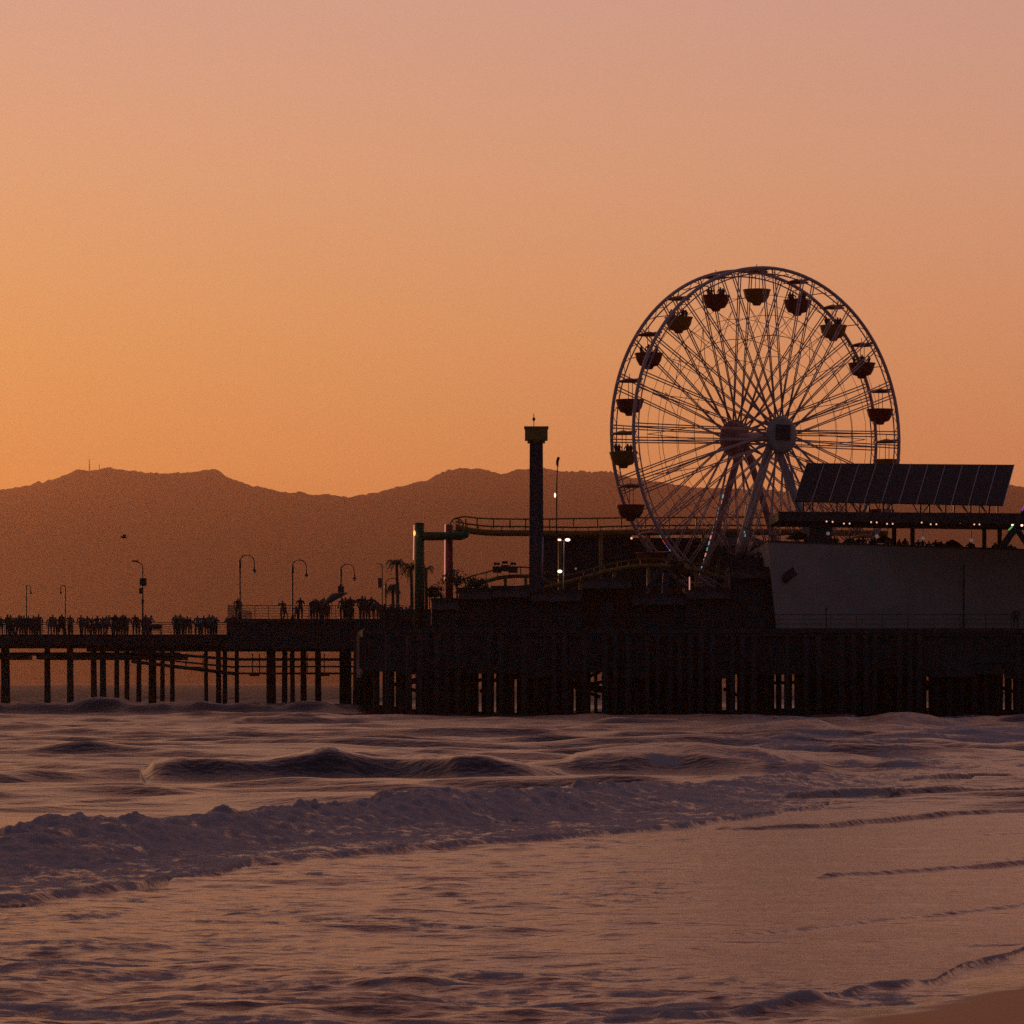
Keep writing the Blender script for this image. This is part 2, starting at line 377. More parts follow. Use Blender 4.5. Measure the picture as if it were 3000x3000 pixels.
def grid_mesh(name, Xg, Yg, Zg, material, attrs=None):
    nr, nc = Xg.shape
    me = bpy.data.meshes.new(name)
    co = np.stack([Xg, Yg, Zg], -1).reshape(-1, 3).astype(np.float32)
    i = np.arange(nr * nc).reshape(nr, nc)
    q = np.stack([i[:-1, :-1], i[:-1, 1:], i[1:, 1:], i[1:, :-1]], -1).reshape(-1, 4)
    me.vertices.add(len(co)); me.vertices.foreach_set('co', co.ravel())
    me.loops.add(q.size); me.loops.foreach_set('vertex_index', q.ravel().astype(np.int32))
    me.polygons.add(len(q)); me.polygons.foreach_set('loop_start', np.arange(0, q.size, 4, dtype=np.int32))
    me.polygons.foreach_set('loop_total', np.full(len(q), 4, np.int32))
    me.polygons.foreach_set('use_smooth', np.ones(len(q), bool))
    me.update(calc_edges=True)
    for k, v in (attrs or {}).items():
        a = me.attributes.new(k, 'FLOAT', 'POINT'); a.data.foreach_set('value', v.ravel().astype(np.float32))
    me.materials.append(material)
    o = bpy.data.objects.new(name, me); C.objects.link(o); return o

def sea_material():
    m = bpy.data.materials.new('sea_water'); m.use_nodes = True; t = m.node_tree; n = t.nodes; l = t.links
    b = n['Principled BSDF']; out = n['Material Output']
    b.inputs['Base Color'].default_value = (.030, .026, .028, 1); b.inputs['Roughness'].default_value = .22; b.inputs['IOR'].default_value = 1.33
    g = n.new('ShaderNodeNewGeometry')
    mp = n.new('ShaderNodeMapping'); mp.inputs['Scale'].default_value = (1.1, 2.0, 1); l.new(g.outputs['Position'], mp.inputs['Vector'])
    n1 = n.new('ShaderNodeTexNoise'); n1.inputs['Scale'].default_value = 2.2; n1.inputs['Detail'].default_value = 5; l.new(mp.outputs[0], n1.inputs['Vector'])
    bp = n.new('ShaderNodeBump'); bp.inputs['Strength'].default_value = .8; bp.inputs['Distance'].default_value = .08
    l.new(n1.outputs['Fac'], bp.inputs['Height']); l.new(bp.outputs[0], b.inputs['Normal'])
    sy = n.new('ShaderNodeSeparateXYZ'); l.new(g.outputs['Position'], sy.inputs[0])      # wind-roughened water offshore, calm wash inshore
    rr = n.new('ShaderNodeMapRange'); l.new(sy.outputs[1], rr.inputs[0]); rr.inputs[1].default_value = 55; rr.inputs[2].default_value = 230; rr.inputs[3].default_value = .20; rr.inputs[4].default_value = .27
    r2 = n.new('ShaderNodeMapRange'); l.new(sy.outputs[1], r2.inputs[0]); r2.inputs[1].default_value = 320; r2.inputs[2].default_value = 700; r2.inputs[3].default_value = 0; r2.inputs[4].default_value = .5
    ra = n.new('ShaderNodeMath'); ra.operation = 'ADD'; l.new(rr.outputs[0], ra.inputs[0]); l.new(r2.outputs[0], ra.inputs[1]); l.new(ra.outputs[0], b.inputs['Roughness'])
    cb = n.new('ShaderNodeMapRange'); l.new(sy.outputs[1], cb.inputs[0]); cb.inputs[1].default_value = 52; cb.inputs[2].default_value = 90          # sandy inshore water, its orange brightened in place of reflected sky
    cm = n.new('ShaderNodeMix'); cm.data_type = 'RGBA'; l.new(cb.outputs[0], cm.inputs[0]); cm.inputs[6].default_value = (.24, .115, .075, 1); cm.inputs[7].default_value = (.05, .036, .038, 1)
    l.new(cm.outputs[2], b.inputs['Base Color'])
    f = n.new('ShaderNodeBsdfPrincipled'); f.inputs['Base Color'].default_value = (.38, .35, .39, 1); f.inputs['Roughness'].default_value = .75
    n2 = n.new('ShaderNodeTexNoise'); n2.inputs['Scale'].default_value = 3.2; n2.inputs['Detail'].default_value = 9; n2.inputs['Roughness'].default_value = .72
    mp2 = n.new('ShaderNodeMapping'); mp2.inputs['Scale'].default_value = (1, .6, 1); l.new(g.outputs['Position'], mp2.inputs['Vector']); l.new(mp2.outputs[0], n2.inputs['Vector'])
    bp2 = n.new('ShaderNodeBump'); bp2.inputs['Strength'].default_value = .9; bp2.inputs['Distance'].default_value = .22
    l.new(n2.outputs['Fac'], bp2.inputs['Height']); l.new(bp2.outputs[0], f.inputs['Normal'])
    at = n.new('ShaderNodeAttribute'); at.attribute_name = 'foam'
    ad = n.new('ShaderNodeMath'); ad.operation = 'MULTIPLY_ADD'; l.new(n2.outputs['Fac'], ad.inputs[0]); ad.inputs[1].default_value = 3.0; ad.inputs[2].default_value = -1.5
    sm = n.new('ShaderNodeMath'); sm.operation = 'ADD'; l.new(at.outputs['Fac'], sm.inputs[0]); l.new(ad.outputs[0], sm.inputs[1])
    mr = n.new('ShaderNodeMapRange'); mr.interpolation_type = 'SMOOTHSTEP'; l.new(sm.outputs[0], mr.inputs[0]); mr.inputs[1].default_value = .15; mr.inputs[2].default_value = .62
    gate = n.new('ShaderNodeMath'); gate.operation = 'MULTIPLY'; gate.use_clamp = True
    g3 = n.new('ShaderNodeMath'); g3.operation = 'MULTIPLY'; g3.use_clamp = True; l.new(at.outputs['Fac'], g3.inputs[0]); g3.inputs[1].default_value = 4
    l.new(mr.outputs[0], gate.inputs[0]); l.new(g3.outputs[0], gate.inputs[1])
    mx = n.new('ShaderNodeMixShader'); l.new(gate.outputs[0], mx.inputs[0]); l.new(b.outputs[0], mx.inputs[1]); l.new(f.outputs[0], mx.inputs[2])
    l.new(mx.outputs[0], out.inputs['Surface']); return m

rows = [16.0]
while rows[-1] < 12300:
    d = rows[-1]
    rows.append(d + (1. if d < 27 else .05 if d < 60 else .09 if d < 86 else .17 if d < 122 else .26 if d < 190 else .5 if d < 345 else 1. if d < 620 else d * .012))
rows = np.array(rows)
uc = np.linspace(-.158, .158, 720); un = np.concatenate([-np.geomspace(1.3, .166, 22), uc, np.geomspace(.166, 1.3, 22)])
Yg, Ug = np.meshgrid(rows, un, indexing='ij'); Xg = Ug * Yg
Zg, Fg = sea_height(Xg, Yg)
inland = sstep(0, 2.0, Xg - shore_x(Yg)); Zg = Zg * (1 - inland) - .6 * sstep(.8, 5, Xg - shore_x(Yg))
sea = grid_mesh('sea', Xg, Yg, Zg, sea_material(), {'foam': Fg * (1 - inland)}); tag(sea, 'sea with breaking waves reflecting the sunset', 'sea', kind='structure')

# ------------------------------------------------------------------ beach
def beach_material():
    m = bpy.data.materials.new('wet_sand'); m.use_nodes = True; t = m.node_tree; n = t.nodes; l = t.links; b = n['Principled BSDF']
    g = n.new('ShaderNodeNewGeometry'); s = n.new('ShaderNodeSeparateXYZ'); l.new(g.outputs['Position'], s.inputs[0])
    nz = n.new('ShaderNodeTexNoise'); nz.inputs['Scale'].default_value = 1.3; nz.inputs['Detail'].default_value = 6; l.new(g.outputs['Position'], nz.inputs['Vector'])
    ad = n.new('ShaderNodeMath'); ad.operation = 'MULTIPLY_ADD'; l.new(nz.outputs['Fac'], ad.inputs[0]); ad.inputs[1].default_value = .05; l.new(s.outputs[2], ad.inputs[2])
    wet = n.new('ShaderNodeMapRange'); wet.interpolation_type = 'SMOOTHSTEP'; l.new(ad.outputs[0], wet.inputs[0]); wet.inputs[1].default_value = .042; wet.inputs[2].default_value = .07
    c = n.new('ShaderNodeMix'); c.data_type = 'RGBA'; l.new(wet.outputs[0], c.inputs[0]); c.inputs[6].default_value = (.05, .035, .028, 1); c.inputs[7].default_value = (.55, .27, .10, 1)
    l.new(c.outputs[2], b.inputs['Base Color'])
    r = n.new('ShaderNodeMapRange'); l.new(wet.outputs[0], r.inputs[0]); r.inputs[3].default_value = .16; r.inputs[4].default_value = .8; l.new(r.outputs[0], b.inputs['Roughness'])
    bp = n.new('ShaderNodeBump'); bp.inputs['Strength'].default_value = .25; bp.inputs['Distance'].default_value = .02
    n4 = n.new('ShaderNodeTexNoise'); n4.inputs['Scale'].default_value = 9; n4.inputs['Detail'].default_value = 4; l.new(g.outputs['Position'], n4.inputs['Vector'])
    l.new(n4.outputs['Fac'], bp.inputs['Height']); l.new(bp.outputs[0], b.inputs['Normal']); return m
yb = np.concatenate([np.linspace(-40, 24, 14), np.linspace(25, 60, 150), np.linspace(62, 420, 60)])
ob = np.concatenate([np.linspace(-60, -3, 12), np.linspace(-2.8, 8, 110), np.geomspace(8.5, 260, 24)])
Yb, Ob = np.meshgrid(yb, ob, indexing='ij'); Xb = shore_x(Yb) + Ob
Zb = np.where(Ob < 0, .05 * Ob, .045 * Ob + .04 * np.clip(Ob - 4, 0, 12)) + .006 * fbm(Xb / 1.5, Yb / 1.5, 4); Zb = np.clip(Zb, -1.2, 1.6)
beach = grid_mesh('beach', Xb, Yb, Zb, beach_material()); tag(beach, 'wet sandy beach in the corner', 'beach', kind='structure')

# ------------------------------------------------------------------ hills
ridge = [(-900, 1500), (-400, 1455), (0, 1433), (60, 1424), (100, 1414), (112, 1404), (122, 1411), (180, 1394), (225, 1374), (262, 1376), (300, 1370), (325, 1367), (350, 1372), (410, 1378), (430, 1381), (490, 1385),
         (560, 1379), (630, 1371), (648, 1380), (665, 1394), (700, 1408), (740, 1421), (755, 1420), (830, 1440), (880, 1438), (920, 1448), (960, 1446), (1020, 1453), (1100, 1440), (1200, 1415), (1250, 1404), (1290, 1384),
         (1310, 1375), (1350, 1369), (1420, 1372), (1445, 1380), (1470, 1388), (1510, 1372), (1590, 1369), (1640, 1378), (1700, 1377), (1790, 1378), (1815, 1388), (1850, 1396), (1950, 1412), (2040, 1426), (2240, 1432), (2420, 1445),
         (2600, 1440), (2800, 1424), (2940, 1417), (3000, 1423), (3200, 1440), (3900, 1480)]
DH = 12000.0
hx = np.linspace(-900, 3900, 1100)
prof = [(-1000, 0), (-950, .06), (-720, .30), (-480, .52), (-290, .72), (-150, .87), (-60, .96), (0, 1.0), (150, .9), (480, .6), (1200, .2), (1900, 0)]
Xh = np.array([[X(p, DH) for p in hx] for _ in prof]); ry = np.interp(hx, [r[0] for r in ridge], [r[1] for r in ridge])
ry = ry + 2.2 * fbm(hx / 9, hx * 0, 3) + np.where((hx > 1650) & (hx < 1830), 5 * np.clip(vnoise(hx / 6, hx * 0 + 5), 0, 1), 0)
Zt = H + (HZ - ry) / F * DH
Yh = np.array([[DH + d for _ in hx] for d, _ in prof]) + 0
Zh = np.array([Zt * k for _, k in prof]) - 3.0
for i, (d, k) in enumerate(prof):
    if 0 < k < 1: Zh[i] += 14 * fbm(hx / 60 + i * .35, hx * 0 + i * .5, 4) * min(k, 1 - k) * 2
hills = grid_mesh('hills', Xh, Yh, Zh, M['hill']); tag(hills, 'long hazy mountain ridge behind the pier', 'hills', kind='structure')

# thin masts on the ridge
m1 = MB(); p = P(262, 1380, DH - 1); m1.tube([p - Vector((0, 0, 9)), P(262, 1344, DH - 1)], [2.0, .9], 6)
for k in (1352, 1360, 1368): m1.bar(P(259.5, k, DH - 1), P(264.5, k, DH - 1), 1.2, 1.2)
tag(m1.build('radio_mast', M['darkmetal']), 'thin tall radio mast on the left hilltop', 'radio mast')
m1 = MB(); m1.tube([P(291, 1378, DH - 1), P(291, 1361, DH - 1)], [1.6, .7], 6); m1.bar(P(289.5, 1364, DH - 1), P(292.5, 1364, DH - 1), 1.2, 1.2)
tag(m1.build('radio_mast', M['darkmetal']), 'shorter radio mast just right of the tall hilltop mast', 'radio mast')

# ------------------------------------------------------------------ haze
hz = MB().box(-9000, 9000, -60, 14300, -4.2, 720)
hzm = bpy.data.materials.new('sea_haze'); hzm.use_nodes = True; t = hzm.node_tree; t.nodes.clear()
pv = t.nodes.new('ShaderNodeVolumePrincipled'); pv.inputs['Color'].default_value = (.98, .55, .35, 1)
pv.inputs['Density'].default_value = 4.6e-5; pv.inputs['Anisotropy'].default_value = .72
oo = t.nodes.new('ShaderNodeOutputMaterial'); t.links.new(pv.outputs[0], oo.inputs['Volume'])
ho = hz.build('haze', hzm, loc=(0, 0, 0)); tag(ho, 'warm evening sea haze', 'haze', kind='stuff')

# ------------------------------------------------------------------ pier
DZ = 7.0                               # deck level
pier = thing('pier', (0, 320, 0), 'long dark timber pier on many pilings crossing the whole picture', 'pier')
xl = X(-260, 338); xp0 = X(662, 335)
b = MB(); b.box(xl, -13.5, 337, 348, DZ - .30, DZ)
b.box(xl, -13.5, 336.9, 337.2, DZ - .95, DZ + .02); b.box(xl, -13.5, 347.6, 347.9, DZ - .95, DZ - .1)
for k in range(9): b.box(xl, -13.5, 338.2 + k * 1.1, 338.5 + k * 1.1, DZ - .8, DZ - .3)
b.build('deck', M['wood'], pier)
b = MB()   # main platform, front corner cut diagonally
def prism(mb, poly, z0, z1):
    n = len(poly); mb.add([(x, y, z0) for x, y in poly] + [(x, y, z1) for x, y in poly],
        [tuple(range(n))[::-1], tuple(range(n, 2 * n))] + [(i, (i + 1) % n, n + (i + 1) % n, n + i) for i in range(n)])
front = [(-13.6, 337.5), (X(1052, 318), 318), (X(1066, 302), 302), (X(1450, 300), 300), (64, 300), (64, 372), (-13.6, 372)]
prism(b, front, DZ - .6, DZ + .03)
b.build('deck', M['wood'], pier)
b = MB()   # uneven seaward skirt of boards and beams, added to keep the underside black
for (x0, y0), (x1, y1) in zip(front[:4], front[1:5]):
    n_ = max(1, int(math.hypot(x1 - x0, y1 - y0) / 2.3))
    for q_ in range(n_):
        fa, fb_ = q_ / n_, (q_ + 1.02) / n_; zb = random.uniform(3.0, 3.75); jt = random.uniform(0, .12)
        b.bar((x0 + (x1 - x0) * fa, y0 + (y1 - y0) * fa + .3 + jt, (DZ - .3 + zb) / 2), (x0 + (x1 - x0) * fb_, y0 + (y1 - y0) * fb_ + .3 + jt, (DZ - .3 + zb) / 2), .25, DZ - .3 - zb)
        if random.random() < .4: b.bar((x0 + (x1 - x0) * fa, y0 + (y1 - y0) * fa - .02, random.uniform(3.6, 6)), (x0 + (x1 - x0) * fb_, y0 + (y1 - y0) * fb_ - .02, random.uniform(3.6, 6)), .12, .2)
    b.bar((x0, y0 + .05, DZ - .2), (x1, y1 + .05, DZ - .2), .22, .3)
b.build('fascia_shade_skirt', M['woodb'], pier)
b = MB()
for k in range(14): b.box(-12 + 0.05 * k, 63, 303 + k * 3, 303.35 + k * 3, 3.9, DZ - .6)
b.build('joist', M['woodb'], pier)
# raised viewing platform
b = MB(); px1 = X(1180, 334)
b.box(xp0, px1, 334.4, 366, 8.02, 8.34); b.box(xp0 + .1, px1, 334.6, 334.9, 6.2, 8.02); b.box(xp0 + .1, xp0 + .4, 334.9, 350, 6.2, 8.02)
for k in range(12): b.box(xp0 + .3 + k * 1.25, xp0 + .5 + k * 1.25, 334.45, 334.6, 6.1, 8.02)
b.box(xp0, px1, 334.2, 334.6, 5.75, 6.3)
label_part(b.build('raised_platform', M['woodb'], pier), 'raised viewing platform with dark boarded side')
# pilings
piles = []
for c, wd in ((16, 27), (138, 17), (206, 20), (275, 18), (302, 19), (342, 15), (372, 15), (407, 15), (442, 14), (476, 14), (505, 14), (604, 12), (640, 15), (659, 14), (694, 13), (793, 26), (834, 17), (857, 14), (889, 18), (932, 19), (1003, 18), (1022, 16)):
    piles.append((c, 338.5, wd * 338 / F / 2, random.uniform(-.010, .012)))
for c in (1044, 1055): piles.append((c, 330, .30, random.uniform(-.02, .01)))
slits = [(1062, 2), (1116, 3), (1158, 2), (1212, 4), (1405, 1.6), (1450, 1.2), (1511, 2.2), (1684, 2.2), (1736, 3), (1758, 5), (2122, 3.5), (2157, .8), (2270, .8), (2292, 1.6), (2324, .8), (2717, 2.2), (2942, .8), (2968, 2.2)]
def clear(px, r, D):
    h = r / D * F
    return all(abs(px - s) > h + w_ for s, w_ in slits)
k = 0; x = X(1072, 302)
while x < X(3080, 301):
    r = random.uniform(.19, .26); px = x / 301 * F + 1500
    if clear(px, r, 301): piles.append((px, random.choice((299.5, 299.6, 301.2)) + random.uniform(0, .2), r, random.uniform(-.012, .012)))
    x += random.uniform(.66, 1.0)
piles.append((1746.5, 301, .11, 0)); piles = piles[:99] + piles[-1:]
for c, D, r, ln in piles:
    b = MB(); x = X(c, D); top = DZ - .5
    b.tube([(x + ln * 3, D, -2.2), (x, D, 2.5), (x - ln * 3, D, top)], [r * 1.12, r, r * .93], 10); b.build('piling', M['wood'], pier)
b = MB()
for j in range(15):
    D = 303.5 + j * 3.1; x = X(1070, D)
    while x < X(3150, D):
        r = random.uniform(.18, .27); px = x / D * F + 1500
        if clear(px, r, D): b.tube([(x + random.uniform(-.05, .05), D, -2.2), (x, D, 6.4)], r, 7)
        x += random.uniform(.75, 1.7)
for c in range(1050, 3100, 6):
    if clear(c, .17, 344): b.tube([(X(c, 344), 344 + random.random(), -2.2), (X(c, 344), 345, 6.4)], .17, 6)
for q_ in range(46):
    xa = random.uniform(-10, 44); dd = random.uniform(306, 340); zz = random.uniform(1.9, 3.4); b.bar((xa, dd, zz), (xa + random.uniform(1.5, 5), dd, zz + random.uniform(-1.6, 1.6)), .2, .28)
for c in (10, 140, 300, 370, 450, 640, 800, 890, 1010):
    b.tube([(X(c + 4, 346), 346, -2.2), (X(c, 346), 346, 6.5)], .2, 8)
tag(b.build('rear_pilings', M['woodb'], pier), 'crowd of pilings in the dark under the pier', kind='stuff')
# caps, bracing, lower service walkway
for c, wd in ((18, 75), (138, 60), (212, 60), (290, 90), (356, 60), (425, 60), (490, 70)):
    b = MB(); b.box(X(c - wd / 2, 338), X(c + wd / 2, 338), 337.6, 347.5, Z(1932, 338) , Z(1916, 338)); b.build('pile_cap', M['wood'], pier)
b = MB()
for y0, hgt in ((1886, .0), ): pass
b.box(xl, X(270, 338), 337.4, 337.7, Z(1900, 338), Z(1889, 338)); b.box(xl, X(520, 338), 340.5, 340.8, Z(1921, 340), Z(1911, 340))
b.box(X(255, 338), -13.5, 337.5, 338.1, Z(1909, 338), Z(1890, 338))
b.build('stringer', M['wood'], pier)
b = MB()
for (a0, b0), th in ((((385, 1908), (690, 1932)), .24), (((385, 1924), (690, 1955)), .16), (((385, 1938), (690, 1974)), .30)):
    b.bar(P(a0[0] if isinstance(a0, tuple) else a0, a0[1], 337.2), P(b0[0], b0[1], 337.2), .25, th)
for y, th in ((1932, .24), (1953, .14), (1973, .18)): b.bar(P(690, y, 337.2), P(1045, y, 337.2), .25, th)
for c in (430, 480, 545, 595, 640, 690, 740, 760, 800, 850, 900, 950, 1000): b.bar(P(c, 1905 + 10, 337.3), P(c, 1934 + min(40, (c - 400) * .16), 337.3), .09, .09)
for c in (575, 745, 950): b.box(X(c - 14, 337), X(c + 14, 337), 336.7, 337.6, Z(1981 - (20 if c < 600 else 0), 337), Z(1973 - (20 if c < 600 else 0), 337))
label_part(b.build('service_walkway', M['woodb'], pier), 'thin railed walkway slung below the deck')
# railings
def railing(pts, hgt, step, n=3, name='railing', par=pier, r=.03):
    b = MB()
    for (p0, p1) in zip(pts[:-1], pts[1:]):
        p0 = Vector(p0); p1 = Vector(p1); L_ = (p1 - p0).length; cnt = max(1, int(L_ / step))
        for i in range(cnt + 1):
            q = p0.lerp(p1, i / cnt); b.bar(q, q + Vector((0, 0, hgt)), r * 1.6, r * 1.6)
        for j in range(1, n + 1):
            b.bar(p0 + Vector((0, 0, hgt * j / n)), p1 + Vector((0, 0, hgt * j / n)), r, r * (2 if j == n else 1.2))
    return b.build(name, M['darkmetal'], par)
railing([(xl, 337.3, DZ), (xp0, 337.3, DZ)], 1.05, 2.2, 3)
railing([(xl, 347.3, DZ), (xp0, 347.3, DZ)], 1.05, 2.2, 3)
railing([(xp0 + .2, 334.7, 8.34), (px1, 334.7, 8.34)], 1.15, 1.1, 5)
railing([(xp0 + .2, 334.7, 8.34), (xp0 + .2, 365, 8.34)], 1.15, 1.1, 4)
railing([(X(1075, 302.2), 302.2, DZ), (X(1450, 300.3), 300.3, DZ), (63, 300.3, DZ)], 1.1, 2.0, 3)

# ------------------------------------------------------------------ Ferris wheel
WD = 325.0; S = WD / F; PHI = R(34.2)
ax = Vector((math.sin(PHI), -math.cos(PHI), 0)); tg = Vector((math.cos(PHI), math.sin(PHI), 0)); up = Vector((0, 0, 1))
hub = P(2221, 1280, WD)
def wp(a, r, u): return hub + tg * (math.sin(a) * r) + up * (math.cos(a) * r) + ax * u
wheel = thing('ferris_wheel', (hub.x, hub.y, DZ), 'big ferris wheel with bench tub gondolas standing on the pier', 'ferris wheel')
RW = 14.1; HALF = 1.55
for s in (-1, 1):
    b = MB(); n = 120
    pts = [wp(2 * math.pi * i / n, RW, s * HALF) for i in range(n + 1)]; b.tube(pts, .15, 6, cap=False)
    pts = [wp(2 * math.pi * i / n, RW - .50, s * HALF) for i in range(n + 1)]; b.tube(pts, .06, 5, cap=False)
    for i in range(60):
        a = 2 * math.pi * i / 60; b.tube([wp(a, RW, s * HALF), wp(a + .052, RW - .5, s * HALF), wp(a + .105, RW, s * HALF)], .035, 4)
    b.build('rim', M['steel'], wheel)
    for rr in (6.6, 8.4, 10.1, 11.8):
        b = MB(); off = lambda r_: s * (3.05 + (HALF - 3.05) * (r_ - 1.4) / (RW - 1.4))
        b.tube([wp(2 * math.pi * i / 40 , rr, off(rr)) for i in range(41)], .022 if rr != 8.4 else .03, 4, cap=False, smooth=False); b.build('tie_ring', M['cable'], wheel)
A0 = R(-.6)
for i in range(20):
    a = A0 + 2 * math.pi * i / 20
    b = MB(); b.tube([wp(a, RW - .1, -HALF - .2), wp(a, RW - .1, HALF + .2)], .10, 6)
    b.tube([wp(a + R(9), RW - .3, -HALF), wp(a + R(9), RW - .3, HALF)], .04, 5)
    b.build('crossbar', M['steel'], wheel)
    for s in (-1, 1):
        for d in (-1, 1):
            b = MB(); h0 = wp(a + d * R(16), 1.45, s * 2.9); e0 = wp(a + d * R(2.4), RW - .1, s * HALF)
            ofs = tg * (math.cos(a) * .13) - up * (math.sin(a) * .13)
            b.tube([h0 + ofs * .3, e0 + ofs], .052, 5); b.tube([h0 - ofs * .3, e0 - ofs], .052, 5)
            q = h0.lerp(e0, .45 + .1 * (i % 2)); q2 = wp(a + d * R(2.4), 8.0, -s * .2) if d > 0 else wp(a, 8.9, s * .8)
            b.tube([q, wp(a, RW - 3.2, -s * HALF * .6)], .028, 4)
            b.build('spoke', M['steel'], wheel)
# hub with axle and the two big covers
b = MB(); b.tube([wp(0, 0, -3.2), wp(0, 0, 3.2)], .42, 14); b.build('axle', M['steel'], wheel)
for s, m_, rad in ((-1, M['rdisc'], 1.62), (1, M['disc'], 1.58)):
    b = MB(); b.lathe([(0, 0), (rad, 0), (rad, .12), (rad * .8, .2), (0, .28)] if s > 0 else [(0, -.28), (rad * .8, -.2), (rad, -.12), (rad, 0), (0, 0)], wp(0, 0, s * 3.12), 32, ax)
    dsc = b.build('hub_cover', m_, wheel); label_part(dsc, 'pale grey round hub cover on the near side' if s > 0 else 'reddish round hub cover on the far side')
    if s > 0:
        b = MB(); q = lambda u_, v_, o_: wp(0, 0, 3.42 + o_) + tg * u_ + up * v_
        b.hexa([q(-.75, -.45, 0), q(.75, -.45, 0), q(.75, .85, 0), q(-.75, .85, 0)], [q(-.75, -.45, .04), q(.75, -.45, .04), q(.75, .85, .04), q(-.75, .85, .04)])
        b.build('emblem_board', M['woodb'], dsc)
# A frames
feet = []
for s in (-1, 1):
    apex = wp(0, 0, s * 2.0)
    for d in (-1, 1):
        foot = Vector((hub.x, hub.y, DZ)) + tg * (d * 7.1) + ax * (s * 2.9)
        if d < 0: foot = Vector((*(P(2010 if s < 0 else 2098, 1600, WD).xy), DZ)) + ax * (0)
        b = MB(); b.tube([foot, apex], [.46, .34] if s > 0 else [.36, .28], 10)
        lg = b.build('support_leg', M['white'] if s > 0 else M['rdisc'], wheel)
        feet.append(foot)
        if d < 0 and s < 0:
            for k in range(14):
                f_ = .30 + k * .030; c = foot.lerp(apex, f_) + Vector((-.30, -.15, 0)); e = foot.lerp(apex, f_ + .018) + Vector((-.30, -.15, 0))
                b = MB(); b.tube([c, e], .075, 5); b.build('light_strip', M['cyan' if k % 3 else 'pinkl'], lg)
for (c0, c1), m_ in ((((1934, 1566), (1940, 1576)), 'ledg'), (((1942, 1581), (1951, 1594)), 'ledr'), (((1953, 1596), (1960, 1606)), 'ledb'), (((1962, 1608), (1967, 1615)), 'ledw')):
    b = MB(); b.tube([P(*c0, WD - 2), P(*c1, WD - 2)], .085, 5); b.build('light_strip', M[m_], wheel)
b = MB(); pm = Vector((hub.x, hub.y, DZ))
for s in (-1, 1): b.bar(pm + tg * -7.5 + ax * 3 * s + up * .8, pm + tg * 7.5 + ax * 3 * s + up * .8, .5, 1.4)
b.bar(pm + tg * -7.2 + ax * -3 + up * 2.4, pm + tg * 7 + ax * -3 + up * 2.4, .3, .3)
b.bar(pm + tg * -6.5 + ax * -3 + up * 1.4, pm + tg * -6.5 + ax * 3 + up * 1.4, 1.2, .5)
b.build('base_frame', M['white'], wheel)
# gondolas
gn = []
for i in range(20):
    a = A0 + 2 * math.pi * i / 20; hp = wp(a, RW - .1, 0)
    red = i in (1, 3, 4, 6, 8, 10, 12, 14, 17, 16, 19, 13)
    b = MB(); b.lathe([(.05, -2.95), (.30, -2.93), (.42, -2.72), (.78, -2.62), (1.02, -2.2), (1.12, -1.78), (1.20, -1.66), (1.20, -1.60), (1.10, -1.60), (.95, -1.9), (.6, -2.4), (.05, -2.45)], hp, 20)
    g = b.build('gondola', M['gond_r' if red else 'gond_y'], wheel); label_part(g, 'dark red round tub gondola' if red else 'yellow round tub gondola')
    b = MB(); b.lathe([(.95, -.16), (1.0, -.10), (.55, .07), (.12, .18), (.02, .2)], hp, 16); b.build('canopy', M['gond_r' if red else 'gond_y'], g)
    b = MB()
    for k in range(2): b.tube([hp + Vector(((-.10, .22)[k], 0, -.1)), hp + Vector(((-.10, .22)[k], 0, -2.3))], .03, 5)
    b.tube([hp + Vector((0, 0, 0)), hp + Vector((0, 0, .55))], .03, 5)
    b.build('hanger', M['yellow'], g); gn.append(hp)

# ------------------------------------------------------------------ drop tower
TD = 316.0
tw = thing('drop_tower', (X(1571, TD), TD, DZ), 'tall dark square tower ride with a yellow boxy cap', 'tower ride')
b = MB(); x = X(1571, TD)
wb, wt_ = .62, .54
b.hexa([(x - wb, TD - wb, DZ), (x + wb, TD - wb, DZ), (x + wb, TD + wb, DZ), (x - wb, TD + wb, DZ)],
       [(x - wt_, TD - wt_, Z(1288, TD)), (x + wt_, TD - wt_, Z(1288, TD)), (x + wt_, TD + wt_, Z(1288, TD)), (x - wt_, TD + wt_, Z(1288, TD))])
b.build('mast', M['tower'], tw)
b = MB()
for s in (-1, 1): b.box(x + s * .35 - .05, x + s * .35 + .05, TD - .72, TD - .60, DZ + .5, Z(1292, TD))
b.build('guide_rail', M['darkmetal'], tw)
b = MB(); b.box(x - .93, x + .93, TD - .93, TD + .93, Z(1290, TD), Z(1253, TD)); b.box(x - 1.0, x + 1.0, TD - 1.0, TD + 1.0, Z(1256, TD), Z(1251, TD)); b.box(x - .72, x + .72, TD - .72, TD + .72, Z(1298, TD), Z(1290, TD)); b.build('cap', M['yellow'], tw)
b = MB(); b.tube([P(1564, 1252, TD), P(1564, 1212, TD)], .035, 6); b.ball(P(1564, 1228, TD), .13, .13, .16); b.build('antenna', M['darkmetal'], tw)
b = MB(); b.tube([P(1587.5, 1700, TD - .6), P(1590, 1575, TD - .6)], .10, 6); b.build('side_pipe', M['steel'], tw)

